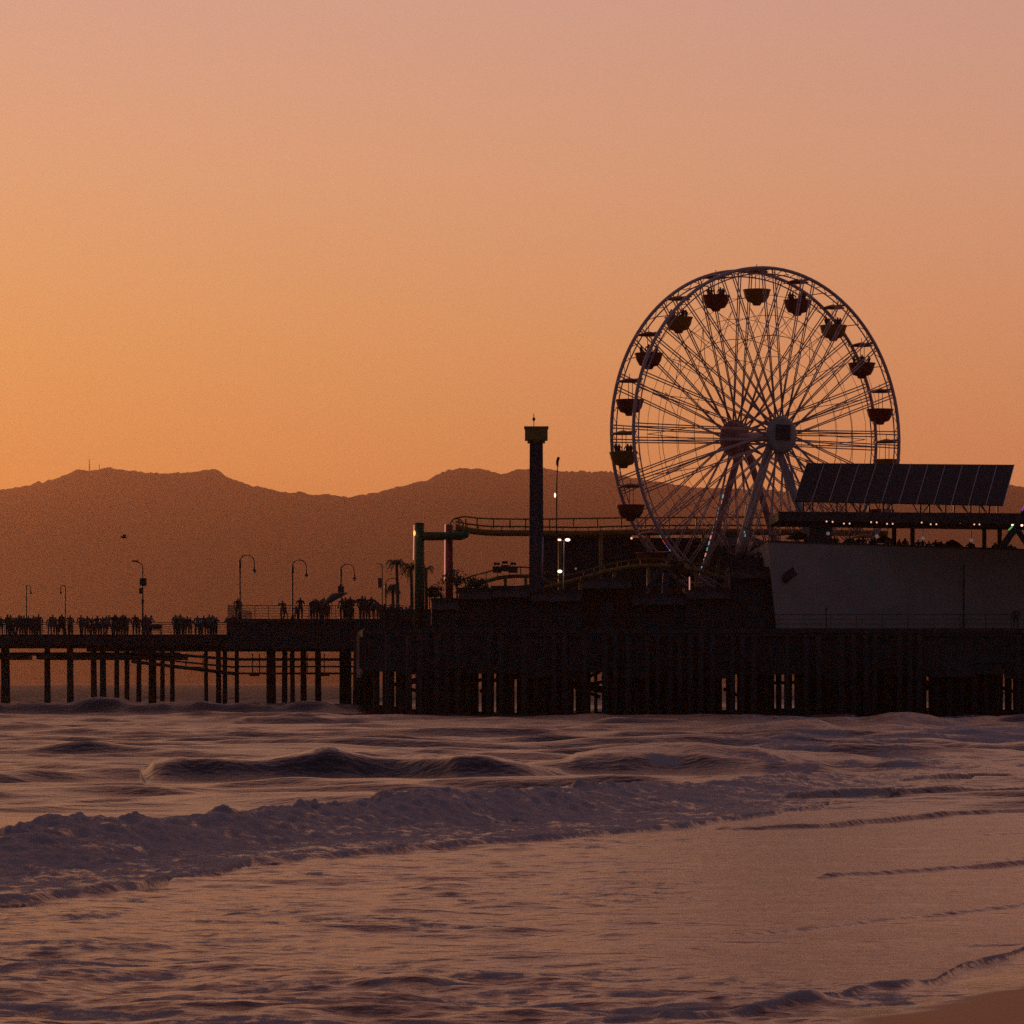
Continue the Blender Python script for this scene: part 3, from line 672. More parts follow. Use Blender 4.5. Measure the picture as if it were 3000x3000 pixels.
# flag pole with light
fp = thing('flagpole', (X(1632, 322), 322, DZ), 'slim leaning flagpole with furled dark flag right of the tower', 'flagpole')
b = MB(); b.tube([Vector((X(1630, 322), 322, DZ)), P(1631, 1420, 322), P(1634, 1345, 322)], [.08, .06, .04], 6); b.build('pole', M['darkmetal'], fp)
b = MB(); b.add([P(1633, 1338, 322), P(1641, 1340, 322.1), P(1637, 1352, 322), P(1636, 1368, 322.1), P(1629, 1362, 322), P(1629, 1350, 322.1)], [(0, 1, 2, 3, 4, 5)])
b.add([P(1633, 1338, 322.25), P(1641, 1340, 322.35), P(1637, 1352, 322.25), P(1636, 1368, 322.35), P(1629, 1362, 322.25), P(1629, 1350, 322.35)], [(5, 4, 3, 2, 1, 0)])
b.build('flag', M['booth'], fp)
b = MB(); b.ball(P(1626, 1451, 321.8), .075, .07, .20); b.build('lamp', M['lampglow'], fp)

# twin head lamp
dl = thing('street_lamp', (X(1652, 309), 309, DZ), 'lit lamp post with two bright white heads beside the dark hall', 'street lamp')
b = MB(); b.tube([(X(1650, 309), 309, DZ), P(1652, 1586, 309)], [.07, .05], 6); b.bar(P(1640, 1584, 309), P(1664, 1584, 309), .06, .06); b.build('pole', M['panelrail'], dl)
for c, r in ((1639, .10), (1663, .15)):
    b = MB(); b.ball(P(c, 1581.5, 308.9), r * 1.4, r, r * .8); b.build('lamp_head', M['lampglow'], dl)
b = MB(); b.ball(P(1640, 1674, 308.2), .19, .15, .13)
b.tube([P(1640, 1674, 308.4), P(1640, 1674, 309.2)], .05, 6)
tag(b.build('floodlight', M['lampglow']), 'single glaring floodlight low beneath the twin-headed lamp', 'floodlight')

# ------------------------------------------------------------------ gate frame of painted posts
gf = thing('ride_gateway', (X(1228, 312), 312, DZ), 'green and red post frame with a thick green crossbar left of the tower', 'ride gateway')
b = MB(); b.tube([(X(1229, 312), 312, DZ), P(1229, 1533, 312)], [.42, .38], 18); b.lathe([(.40, 0), (.40, .1), (.2, .14)], P(1229, 1536, 312), 18); b.build('post', M['green'], gf)
b = MB(); b.tube([(X(1316, 312), 312.2, DZ), P(1316, 1537, 312.2)], [.33, .30], 18); label_part(b.build('post', M['red'], gf), 'dark red post')
b = MB(); b.tube([P(1240, 1571, 311.8), P(1352, 1570, 311.8), P(1362, 1566, 311.8), P(1368, 1554, 311.8)], [.35, .35, .35, .30], 14); b.build('crossbar', M['green'], gf)
b = MB(); b.ball(P(1214, 1562, 311.6), .09, .09, .22); b.build('lamp', M['orange'], gf)
for c, y0, y1 in ((1213, 1538, 1640), (1304, 1536, 1700)):  # glowing strips added as the sunlit left edges of both posts
    b = MB(); b.tube([P(c, y0, 311.7), P(c - 2, y1, 311.7)], .045, 6); label_part(b.build('light_or_glint_tube', M['pinkl'], gf), 'thin glowing pink strip standing in for sunlight on the post edge')

# ------------------------------------------------------------------ roller coaster
rc = thing('roller_coaster', (X(1800, 331), 331, DZ), 'yellow roller coaster track running behind the tower and wheel', 'roller coaster')
def smooth_path(pts, n=10):
    pts = [Vector(p) for p in pts]; out = []
    for i in range(len(pts) - 1):
        p0 = pts[max(i - 1, 0)]; p1 = pts[i]; p2 = pts[i + 1]; p3 = pts[min(i + 2, len(pts) - 1)]
        for k in range(n):
            t = k / n; out.append(.5 * ((2 * p1) + (p2 - p0) * t + (2 * p0 - 5 * p1 + 4 * p2 - p3) * t * t + (3 * p1 - p0 - 3 * p2 + p3) * t ** 3))
    out.append(pts[-1]); return out
def track(pts, gauge, spine, name='track', m_=M['yellow'], tie=.9, drop=.55):
    pa = smooth_path(pts, 12); b = MB(); g = Vector((0, gauge / 2, 0))
    b.tube([p - g for p in pa], .055, 6); b.tube([p + g for p in pa], .055, 6)
    b.tube([p - Vector((0, 0, drop)) for p in pa], spine, 8)
    acc = 0
    for a_, c_ in zip(pa[:-1], pa[1:]):
        acc += (c_ - a_).length
        if acc > tie:
            acc = 0; b.bar(c_ - g, c_ - Vector((0, 0, drop)), .07, .07); b.bar(c_ + g, c_ - Vector((0, 0, drop)), .07, .07); b.bar(c_ - g, c_ + g, .06, .08)
    return b.build(name, m_, rc)
track([P(1335, 1528, 329), P(1420, 1541, 329), P(1550, 1543, 330), P(1700, 1545, 331), P(1850, 1541, 332), P(2050, 1539, 333), P(2300, 1540, 333), P(2600, 1545, 333)], 1.1, .27)
b = MB()
pa = smooth_path([P(1330, 1520, 328.6), P(1360, 1514, 328.6), P(1420, 1519, 328.6), P(1550, 1521, 329.5), P(1700, 1519, 330.5), P(1850, 1517, 331.5), P(2050, 1516, 332.5), P(2300, 1516, 332.5)], 8)
b.tube(pa, .075, 6)
for c in (1345, 1365, 1398, 1446, 1494, 1540, 1610, 1680, 1750, 1820, 1890, 1960, 2040, 2120, 2200): b.bar(P(c, 1519, 329.5), P(c, 1548, 329.5), .12, .34)
b.build('catwalk_rail', M['yellow'], rc)
b = MB(); cc = P(1338, 1538, 329)
b.tube([cc + Vector((.55 * math.cos(t), .15 * math.sin(t), .55 * math.sin(t))) for t in np.linspace(0, 6.283, 17)], .06, 6, cap=False)
for t in range(5): b.bar(cc, cc + Vector((.55 * math.cos(t * 1.257), 0, .55 * math.sin(t * 1.257))), .05, .05)
b.build('drive_wheel', M['yellow'], rc)
track([P(1335, 1712, 322), P(1370, 1692, 322), P(1420, 1678, 322), P(1480, 1664, 322), P(1560, 1664, 322), P(1640, 1690, 322)], 1.0, .16, drop=.75)
track([P(1380, 1735, 318), P(1480, 1722, 318), P(1560, 1712, 317), P(1680, 1682, 316), P(1800, 1650, 315), P(1905, 1638, 315), P(2040, 1652, 315), P(2190, 1700, 315)], 1.1, .18)
for c, y, D in ((1400, 1556, 330), (1500, 1558, 330), (1640, 1558, 331), (1760, 1558, 331), (1900, 1556, 332), (2060, 1556, 333), (2200, 1556, 333), (1400, 1700, 322), (1480, 1688, 322), (1540, 1690, 322), (1700, 1692, 316), (1800, 1664, 315), (1900, 1652, 315), (2040, 1665, 315)):
    if 1390 < c < 1590 and y < 1600: continue
    b = MB(); b.tube([(X(c, D), D, DZ), P(c, y, D)], .15, 8); b.build('support_column', M['yellow'], rc)
b = MB(); tr = smooth_path([P(1448, 1672, 321.6), P(1480, 1659, 321.6), P(1516, 1662, 321.6)], 4)
for k in range(3):
    c = P(1456 + k * 24, 1669 - (4 if k == 1 else 0), 321.6); b.box(c.x - .36, c.x + .36, c.y - .5, c.y + .5, c.z - .25, c.z + .26)
    b.ball(c + Vector((-.1, -.2, .5)), .13); b.ball(c + Vector((.12, .2, .5)), .13); b.box(c.x - .26, c.x - .2, c.y - .5, c.y + .5, c.z + .3, c.z + .6)
tag(b.build('coaster_train', M['woodb']), 'small dark coaster train on the low track hump left of the tower', 'coaster train')

# ------------------------------------------------------------------ buildings on the pier
def hall(px0, px1, ytop, D, depth, name, label, m_, roof='flat', sign=None):
    x0, x1, zt = X(px0, D), X(px1, D), Z(ytop, D)
    t = thing(name, ((x0 + x1) / 2, D + depth / 2, DZ), label, 'building')
    b = MB(); b.box(x0, x1, D, D + depth, DZ + .03, zt - .3)
    n = max(2, int((x1 - x0) / 1.5))
    for i in range(n + 1):
        xx = x0 + (x1 - x0) * i / n; b.box(xx - .05, xx + .05, D - .06, D, DZ + .03, zt - .3)
    b.build('wall', m_, t)
    b = MB()
    if roof == 'flat': b.box(x0 - .2, x1 + .2, D - .25, D + depth + .2, zt - .3, zt)
    elif roof == 'hip': b.hexa([(x0 - .4, D - .4, zt - .3), (x1 + .4, D - .4, zt - .3), (x1 + .4, D + depth + .4, zt - .3), (x0 - .4, D + depth + .4, zt - .3)],
                               [(x0 + (x1 - x0) * .35, D + depth * .4, zt + .9), (x1 - (x1 - x0) * .35, D + depth * .4, zt + .9), (x1 - (x1 - x0) * .35, D + depth * .6, zt + .9), (x0 + (x1 - x0) * .35, D + depth * .6, zt + .9)])
    else:
        b.box(x0 - .1, x1 + .1, D - .1, D + depth, zt - .3, zt)
        nn = int((x1 - x0) / .6)
        for i in range(nn):
            xa = x0 + (x1 - x0) * i / nn; xb = x0 + (x1 - x0) * (i + 1) / nn
            b.hexa([(xa, D - 1.0, zt - .95), (xb, D - 1.0, zt - .95), (xb, D - .08, zt - .35), (xa, D - .08, zt - .35)], [(xa, D - 1.0, zt - .91), (xb, D - 1.0, zt - .91), (xb, D - .08, zt - .31), (xa, D - .08, zt - .31)])
    b.build('roof', M['awn'] if roof != 'flat' else m_, t)
    b = MB(); xm = (x0 + x1) / 2; b.box(xm - .5, xm + .5, D - .09, D - .02, DZ + .04, DZ + 2.1); d = b.build('door', M['woodb'], t)
    b = MB(); b.box(xm + .33, xm + .40, D - .13, D - .09, DZ + 1, DZ + 1.12); b.build('handle', M['darkmetal'], d)
    for k in range(max(1, n // 3)):
        xx = x0 + (x1 - x0) * (k + .5) / max(1, n // 3)
        if abs(xx - xm) < 1: continue
        b = MB(); b.box(xx - .45, xx + .45, D - .08, D - .02, DZ + .9, DZ + 2.0); b.build('window', M['panel'], t)
    return t
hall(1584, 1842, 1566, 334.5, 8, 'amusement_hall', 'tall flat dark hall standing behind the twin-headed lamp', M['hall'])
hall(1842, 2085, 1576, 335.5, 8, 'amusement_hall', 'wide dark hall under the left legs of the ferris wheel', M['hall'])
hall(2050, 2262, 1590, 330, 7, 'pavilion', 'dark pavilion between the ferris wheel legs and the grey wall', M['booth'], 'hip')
booths = [(1265, 1345, 1752, 'low dark booth just right of the green post'), (1345, 1440, 1722, 'small booth with awning under the low coaster hump'), (1440, 1555, 1716, 'dark booth at the left foot of the tower'),
          (1555, 1705, 1728, 'wide booth at the right foot of the tower'), (1705, 1850, 1690, 'booth with dark red awning front right of the floodlight'), (1850, 2010, 1738, 'low booth in front of the ferris wheel left legs'),
          (2010, 2140, 1720, 'booth with short awning below the ferris wheel hub'), (2140, 2262, 1660, 'taller dark kiosk directly left of the grey wall')]
for k, (a_, c_, y, lb) in enumerate(booths):
    t = hall(a_ + 1, c_ - 1, y, 304.2 + (k % 3) * .35, 5, 'game_booth', lb, M['booth'] if k != 4 else M['maroon'], 'awn'); t['group'] = 'game booths along the pier front'
# faint white slide supports
t = thing('ride_pylon', (X(1925, 310), 310, DZ), 'faint pale A-shaped pylon in front of the booths below the wheel', 'ride pylon')
b = MB(); b.bar(P(1888, 1738, 310), P(1930, 1672, 310), .3, .3); b.bar(P(1930, 1672, 310), P(1958, 1672, 310), .3, .3); b.bar(P(1952, 1672, 310), P(1948, 1738, 310), .3, .5); b.bar(P(1905, 1712, 310), P(1950, 1712, 310), .25, .3)
b.bar((X(1888, 310), 310, DZ), P(1888, 1738, 310), .25, .25); b.bar((X(1948, 310), 310, DZ), P(1948, 1738, 310), .25, .25)
b.build('frame', M['tower'], t)
b = MB(); b.tube([P(2020, 1690, 303), P(2020, 1728, 303)], .05, 6); tag(b.build('light_or_glint_tube', M['pinkl']), 'short upright pink light tube below the wheel hub', 'light')
b = MB(); b.tube([P(2182, 1556, 323), P(2182, 1572, 323)], .07, 6); tag(b.build('light_or_glint_tube', M['cyan']), 'short upright pale cyan light right of the wheel legs', 'light')
for c, y, D, m_, lb in ((1850, 1577, 320, 'warm', 'small amber bulb left of the wheel rim above the dark hall'), (1687, 1666, 310, 'dimbulb', 'faint small bulb right of the floodlight'),):
    b = MB(); b.ball(P(c, y, D), .09); b.tube([P(c, y, D), P(c, y, D + .6)], .02, 4); tag(b.build('wall_lamp', M[m_]), lb, 'lamp')

# ------------------------------------------------------------------ terrace building with grey wall
tb = thing('terrace_building', (20, 310, DZ), 'long grey walled building with open roofed terrace at the right', 'building')
wz = Z(1588, 303)
b = MB(); x0b, x0t = X(2276, 303), X(2249, 303); x1 = X(3000, 322) + 14
y1 = 303 + 19 * (x1 - x0b) / (X(3000, 322) - x0b)
b.hexa([(x0b, 303, DZ), (x1, y1, DZ), (x1, y1 + 1, DZ), (x0b, 304, DZ)], [(x0t, 303, wz), (x1, y1, wz), (x1, y1 + 1, wz), (x0t, 304, wz)])
b.hexa([(x0b + .02, 304, DZ), (x0b + .5, 304, DZ), (x0b + .5, 330, DZ), (x0b + .02, 330, DZ)], [(x0t + .02, 304, wz), (x0t + .5, 304, wz), (x0t + .5, 330, wz), (x0t + .02, 330, wz)])
wl = b.build('wall', M['wall'], tb)
def on_wall(px):   # depth of the wall face at a column
    lo, hi = 300.0, 345.0
    for _ in range(40):
        m_ = (lo + hi) / 2; xx = X(px, m_); yy = 303 + (xx - x0b) / (x1 - x0b) * (y1 - 303)
        if m_ < yy: lo = m_
        else: hi = m_
    return lo
b = MB(); b.hexa([(x0t, 302.9, wz + .003), (x1, y1 - .1, wz + .003), (x1, y1 + 1.1, wz + .003), (x0t, 304.1, wz + .003)], [(x0t, 302.9, wz + .13), (x1, y1 - .1, wz + .13), (x1, y1 + 1.1, wz + .13), (x0t, 304.1, wz + .13)])
b.build('coping', M['woodb'], tb)
b = MB(); FZ = 13.0; prism(b, [(x0t + .5, 304.2), (x1, y1 + 1.2), (x1, 345), (x0t + .5, 330)], FZ - .3, FZ); b.build('terrace_floor', M['woodb'], tb)
for c in (2404, 2620, 2674, 2884, 2929, 3080):
    D = on_wall(c) + 2; b = MB(); hw = .17 if c != 2404 else .9; xx = X(c, D); b.box(xx - hw, xx + hw, D, D + .34, FZ, Z(1527, D)); b.build('post', M['woodb'], tb)
b = MB()
zr0, zr1 = Z(1528, 308), Z(1502, 308)
xr0 = X(2278, 307); b.hexa([(xr0, 306, zr0), (x1, 318, zr0), (x1, 330, zr0), (xr0, 318, zr0)], [(xr0, 306, zr1), (x1, 318, zr1 + .3), (x1, 330, zr1 + .3), (xr0, 318, zr1)])
b.build('roof', M['woodb'], tb)
# details on the wall
D = on_wall(2310) - .12
b = MB(); b.hexa([P(2288, 1690, D), P(2300, 1712, D), P(2336, 1684, D), P(2322, 1660, D)], [P(2288, 1690, D + .1), P(2300, 1712, D + .1), P(2336, 1684, D + .1), P(2322, 1660, D + .1)])
tag(b.build('wall_sign', M['booth']), 'small dark tilted square sign on the grey wall', 'sign')
D = on_wall(2824) - .15
b = MB(); b.tube([(X(2824, D), D, DZ), P(2824, 1655, D)], .06, 6); tag(b.build('drainpipe', M['booth']), 'thin dark vertical pipe on the grey wall', 'pipe')
b = MB(); b.tube([(X(2421, 301.5), 301.5, DZ), P(2421, 1782, 301.5)], .05, 6); b.box(X(2418, 301.5), X(2424, 301.5), 301.4, 301.6, Z(1786, 301.5), Z(1780, 301.5))
tag(b.build('marker_post', M['booth']), 'short thin dark post standing before the grey wall', 'post')
# solar roof
sr = thing('solar_canopy', (X(2650, 316), 316, zr1), 'large tilted dark solar panel array above the terrace roof', 'solar panels')
D0, D1 = 312.0, 317.5
TL, TR, BR, BL = P(2364, 1359, D1), P(2971, 1364, D1 + 2), P(2939, 1483, D0 + 2), P(2326, 1471, D0)
nrm = (TR - TL).cross(BL - TL).normalized(); nrm = nrm if nrm.z > 0 else -nrm
ncol = 12
for i in range(ncol):
    f0, f1 = i / ncol, (i + 1) / ncol
    a_, c_, d_, e_ = TL.lerp(TR, f0), TL.lerp(TR, f1), BL.lerp(BR, f1), BL.lerp(BR, f0); g_ = (c_ - a_).normalized() * .03
    b = MB(); b.hexa([e_ + g_, d_ - g_, c_ - g_, a_ + g_], [e_ + g_ + nrm * .08, d_ - g_ + nrm * .08, c_ - g_ + nrm * .08, a_ + g_ + nrm * .08]); b.build('solar_panel', M['panel'], sr)
b = MB()
for i in range(ncol + 1):
    f0 = i / ncol; a_, e_ = TL.lerp(TR, f0), BL.lerp(BR, f0); b.bar(e_ + nrm * .09, a_ + nrm * .09, .05, .05)
for f0 in (.15, .5, .85): b.bar(TL.lerp(BL, f0) - nrm * .1, TR.lerp(BR, f0) - nrm * .1, .15, .12)
b.build('mounting_rail', M['panelrail'], sr)
for f0 in (.04, .20, .31, .42, .60, .72, .84, .93):
    p0 = BL.lerp(BR, f0).lerp(TL.lerp(TR, f0), .08); q0 = Vector((p0.x, p0.y + .3, zr1 + .02))
    b = MB(); b.bar(q0, p0, .12, .12); b.bar(q0 + Vector((.05, .2, 0)), p0 + Vector((1.1 if f0 < .7 else -1.1, .6, .25)), .08, .08); b.bar(q0 + Vector((-.05, .2, 0)), p0 + Vector((-.8, .5, .2)), .08, .08)
    qq = BL.lerp(BR, f0).lerp(TL.lerp(TR, f0), .8); b.bar(Vector((qq.x, qq.y, zr1 + .02)), qq - nrm * .1, .12, .12)
    b.build('strut', M['darkmetal'], sr)
# string lights
slt = thing('string_lights', (X(2700, 307), 307, zr0 - .3), 'string of small warm bulbs hanging under the terrace roof edge', 'string lights')
bl = [(535, 545), (578, 548), (658, 560), (698, 560), (850, 550), (890, 552), (963, 562), (1003, 562), (1208, 553), (1272, 565), (1312, 565), (1480, 553), (1520, 552), (1580, 566), (1617, 566), (1797, 553), (1850, 568), (1885, 570), (1917, 572)]
cp = []
for k, (a_, c_) in enumerate(bl):
    pp = P(2200 + a_ * .4141, 1302 + c_ * .4141, 305.5 + (a_ - 535) * .006); cp.append(pp)
    b = MB(); b.ball(pp, .065 if k not in (16, 18) else .10, n=8, m=6); b.build('bulb', M['warm'] if k not in (16, 18) else M['lampglow'], slt)
b = MB(); b.tube([p + Vector((0, 0, .09)) for p in cp], .012, 4); b.build('wire', M['cable'], slt)
for k, (a_, c_, lb) in enumerate(((2426, 1563, 'dim round lantern at the left end of the terrace'), (2569, 1571, 'dim round lantern hanging left of the middle terrace posts'), (2704, 1577, 'dim round lantern right of the middle terrace posts'), (2846, 1583, 'dim round lantern left of the right pair of terrace posts'))):
    t = thing('lantern', P(a_, c_, 308), lb, 'lantern', 'dim lanterns over the terrace')
    b = MB(); b.ball(P(a_, c_, 308), .15); b.build('globe', M['dimbulb'], t)
    b = MB(); b.tube([P(a_, c_ - 4, 308), P(a_, 1528, 308)], .02, 4); b.build('cord', M['cable'], t)
# leaning ride arm with coloured lights at the right edge
ra = thing('thrill_ride', (X(2980, 312), 312, FZ), 'dark leaning thrill ride with green and purple lights at the right edge', 'thrill ride')
b = MB(); b.bar(P(2935, 1605, 312), P(2975, 1545, 312), .9, .5); b.bar(P(2975, 1545, 312), P(3010, 1480, 312), .5, .4); b.bar(P(2975, 1545, 312), P(3020, 1610, 312), .6, .4); b.build('arm', M['booth'], ra)
b = MB(); b.tube([P(2955, 1553, 311.3), P(2966, 1542, 311.3)], .06, 5); label_part(b.build('light_strip', M['ledg'], ra), 'green light strip')
b = MB(); b.tube([P(2994, 1496, 311.3), P(3004, 1476, 311.3)], .07, 5); label_part(b.build('light_strip', M['ledp'], ra), 'purple light strip')

# ------------------------------------------------------------------ lamps on the pier
def goose(label, loc, first=None, s=1.0):
    if first is None:
        t = thing('street_lamp', (0, 0, 0), label, 'street lamp', 'gooseneck street lamps on the pier')
        b = MB(); b.lathe([(.17, 0), (.15, .5), (.08, .7), (.07, 4.3), (.11, 4.5), (.11, 5.0), (.06, 5.1), (.02, 5.25)], (0, 0, 0), 10); b.build('pole', M['darkmetal'], t)
        b = MB(); b.tube([(0, 0, 4.7)] + [(.62 - .62 * math.cos(a), 0, 4.95 + .62 * math.sin(a)) for a in np.linspace(0, math.pi, 12)] + [(1.26, 0, 4.5)], .045, 6); b.build('arch', M['darkmetal'], t)
        b = MB(); b.lathe([(.04, .35), (.07, .2), (.14, .12), (.20, 0), (.05, -.02)], (1.26, 0, 4.15), 12); h_ = b.build('lamp_shade', M['darkmetal'], t)
        b = MB(); b.ball((1.26, 0, 4.08), .10); b.build('bulb', M['white'], h_)
    else:
        t = copy_tree(first); t['label'] = label
    t.location = loc; t.scale = (s, s, s); return t
g0 = goose('gooseneck lamp at the left end of the raised platform', (X(703, 335.5), 335.5, 8.34))
goose('gooseneck lamp in the middle of the platform railing', (X(857, 349), 349, 8.34), g0)
goose('gooseneck lamp carrying a box, right of the dark parasol', (X(999, 361), 361, 8.34), g0)
goose('thin gooseneck lamp beside the short leafy palm', (X(1130, 362), 362, 7.03), g0)
goose('small gooseneck lamp between the green and red posts', (X(1258, 352), 352, 7.03), g0, .85)
b = MB(); c = P(999, 1727, 360.6); b.box(c.x - .28, c.x + .28, c.y - .2, c.y + .2, c.z - .42, c.z + .30); b.box(c.x - .12, c.x + .12, c.y - .15, c.y + .15, c.z + .3, c.z + .5)
tag(b.build('speaker_box', M['hall']), 'dark box mounted on the gooseneck lamp right of the parasol', 'box')
def short_lamp(label, loc, side, first=None):
    if first is None:
        t = thing('street_lamp', (0, 0, 0), label, 'street lamp', 'short street lamps on the far deck')
        b = MB(); b.lathe([(.16, 0), (.12, .6), (.065, .8), (.055, 4.4), (.02, 4.55)], (0, 0, 0), 8); b.build('pole', M['darkmetal'], t)
        b = MB(); b.tube([(0, 0, 4.2)] + [(.2 - .2 * math.cos(a), 0, 4.3 + .22 * math.sin(a)) for a in np.linspace(0, math.pi, 8)] + [(.4, 0, 4.0)], .035, 5); b.build('arch', M['darkmetal'], t)
        b = MB(); b.lathe([(.03, .2), (.08, .1), (.12, 0), (.03, -.1)], (.4, 0, 3.85), 10); b.build('lamp_shade', M['darkmetal'], t)
    else: t = copy_tree(first); t['label'] = label
    t.location = loc; t.rotation_euler = (0, 0, 0 if side > 0 else math.pi); return t
s0 = short_lamp('short lamp post nearest the left edge, its shade to the right', (X(77, 346), 346, DZ), 1)
short_lamp('short lamp post whose shade hangs to the left, second from the left edge', (X(191, 346), 346, DZ), -1, s0)
t = thing('light_mast', (X(417, 345), 345, DZ), 'tall light mast with boxes above the crowd on the far deck', 'light mast')
b = MB(); b.tube([(X(418, 345), 345, DZ), P(418, 1660, 345)], [.10, .05], 8); b.tube([P(418, 1668, 345), P(417, 1655, 345), P(410, 1649, 345), P(395, 1644, 345)], .045, 6); b.build('pole', M['darkmetal'], t)
b = MB(); c = P(397, 1644, 345); b.box(c.x - .3, c.x + .25, c.y - .12, c.y + .12, c.z - .07, c.z + .07); b.build('lamp_head', M['darkmetal'], t)
b = MB(); c = P(420, 1705, 344.9); b.box(c.x - .30, c.x + .28, c.y - .25, c.y + .15, c.z - .34, c.z + .34); b.build('equipment_box', M['hall'], t)
b = MB(); c = P(413, 1731, 344.9); b.box(c.x - .16, c.x + .16, c.y - .2, c.y + .1, c.z - .26, c.z + .26); b.build('equipment_box', M['hall'], t)
b = MB(); c = P(418, 1762, 344.9); b.box(c.x - .10, c.x + .10, c.y - .1, c.y + .1, c.z - .2, c.z + .2); b.build('equipment_box', M['hall'], t)
t = thing('light_mast', (X(1119, 358), 358, DZ + .03), 'slim light mast with a short arm pointing left, beside the palms', 'light mast')
b = MB(); b.tube([(X(1120, 358), 358, DZ + .03), P(1120, 1660, 358), P(1119, 1654, 358), P(1104, 1651, 358)], .05, 6); b.build('pole', M['darkmetal'], t)
b = MB(); c = P(1113, 1708, 357.8); b.box(c.x - .16, c.x + .16, c.y - .1, c.y + .1, c.z - .45, c.z + .45); b.build('banner', M['hall'], t)

# ------------------------------------------------------------------ palms
def palm(px, ytop, D, label, rad=1.4, nf=17, seed=1, name='palm_tree', zb=DZ + .03):
    rn = random.Random(seed); base = Vector((X(px, D), D, zb)); top = P(px + rn.uniform(-2, 2), ytop, D)
    t = thing(name, base, label, 'palm tree')
    b = MB(); b.tube([base, base.lerp(top, .5) + Vector((.08, 0, 0)), top], [.19, .15, .13], 8); b.build('trunk', M['bark'], t)
    b = MB()
    for i in range(nf):
        a = 6.283 * i / nf + rn.uniform(-.2, .2); e = rn.uniform(-.3, 1.1); ln = rad * rn.uniform(.8, 1.15); prev = None
        for k in range(8):
            f_ = k / 7; h_ = ln * f_
            p = top + Vector((math.cos(a) * h_ * (1 - .25 * f_), math.sin(a) * h_ * (1 - .25 * f_), math.sin(e) * h_ * .9 - 1.0 * h_ * f_ * f_ / max(rad, .5) * .9))
            if prev is not None:
                b.bar(prev, p, .03, .02); side = (p - prev).cross(Vector((0, 0, 1))).normalized(); wdt = .30 * math.sin(math.pi * min(1, f_ * .95 + .05)) + .06
                for s in (-1, 1):
                    for j in range(3):
                        q = prev.lerp(p, j / 3); tip = q + side * s * wdt + (p - prev).normalized() * .14 + Vector((0, 0, -.12 - rn.uniform(0, .1)))
                        q2 = prev.lerp(p, (j + .75) / 3); b.add([q, q2, tip], [(0, 1, 2)])
            prev = p
    b.build('crown', M['leaf'], t); return t
palm(1163, 1648, 350, 'left palm tree of the pair beside the green post', 1.25, 16, 3)
palm(1204, 1663, 346, 'palm tree just left of and touching the green post', 1.55, 18, 5)
palm(1150, 1716, 352, 'short leafy palm beneath the left palm tree', .85, 22, 9)
palm(1247, 1668, 350, 'palm tree partly hidden behind the green post on its right', 1.05, 14, 12)

def bush(px, ytop, D, w_, label, seed):
    rn = random.Random(seed); zt = Z(ytop, D); c = Vector((X(px, D), D, zt - w_ * .55)); t = thing('tree', (c.x, D, DZ + .03), label, 'tree')
    b = MB(); b.tube([(c.x, D, DZ + .03), (c.x + .05, D, c.z)], [.12, .06], 7)
    for k in range(5): b.tube([(c.x, D, c.z - w_ * .5), c + Vector((rn.uniform(-1, 1) * w_ * .6, rn.uniform(-.5, .5) * w_, rn.uniform(0, .5) * w_))], [.05, .02], 5)
    b.build('trunk', M['bark'], t); b = MB(); cl = [c + Vector((rn.gauss(0, .42) * w_, rn.gauss(0, .4) * w_, rn.gauss(0, .26) * w_)) for _ in range(16)]
    for k in range(520):
        p = rn.choice(cl) + Vector((rn.gauss(0, .15), rn.gauss(0, .15), rn.gauss(0, .13))) * w_; a = Vector((rn.gauss(0, 1), rn.gauss(0, 1), rn.gauss(0, 1))).normalized() * .13; e = a.cross(Vector((rn.gauss(0, 1), rn.gauss(0, 1), 1))).normalized() * .05
        b.add([p - a, p + e, p + a, p - e], [(0, 1, 2, 3)])
    b.build('crown', M['leaf'], t)
bush(1338, 1672, 310.5, 1.2, 'leafy bush right of the foot of the red post', 1)
bush(1392, 1690, 311, .9, 'small bush under the left end of the low coaster hump', 2)
bush(1272, 1722, 309.5, .7, 'low bush between the green and red posts', 3)
bush(2120, 1600, 324, 1.0, 'dark treetop right of the ferris wheel legs', 4)
bush(2050, 1590, 326, 1.1, 'bushy treetop directly below the ferris wheel hub', 5)
bush(1985, 1648, 314, .8, 'small treetop over the booths left of the pink light tube', 6)

# ------------------------------------------------------------------ people
def skin_body(name, J, Ed, mats, seatz=None):
    me = bpy.data.meshes.new(name + '_skeleton'); names = list(J); me.from_pydata([J[k][0] for k in names], [(names.index(a), names.index(c)) for a, c in Ed], []); me.update()
    o = bpy.data.objects.new(name + '_skeleton', me); C.objects.link(o)
    sk = o.modifiers.new('s', 'SKIN'); me.skin_vertices.new(name='s') if not me.skin_vertices else None
    lay = me.skin_vertices[0].data
    for i, k in enumerate(names):
        r = J[k][1]; lay[i].radius = (r, r) if not isinstance(r, tuple) else r; lay[i].use_root = (k == 'pelvis')
    sb = o.modifiers.new('d', 'SUBSURF'); sb.levels = 1; sb.render_levels = 1
    dg = bpy.context.evaluated_depsgraph_get(); dg.update(); res = bpy.data.meshes.new_from_object(o.evaluated_get(dg)); res.name = name
    bpy.data.objects.remove(o); bpy.data.meshes.remove(me)
    res.materials.clear()
    for m_ in mats: res.materials.append(m_)
    hz_ = J['pelvis'][0][2]; nk = J['neck'][0]
    for p in res.polygons:
        z = p.center.z; p.use_smooth = True
        if z > nk[2] + .03: p.material_index = 3 if (p.center.y > nk[1] - .02 or z > nk[2] + .19) else 2
        elif z > hz_ - .02: p.material_index = 0
        else: p.material_index = 1
    return res
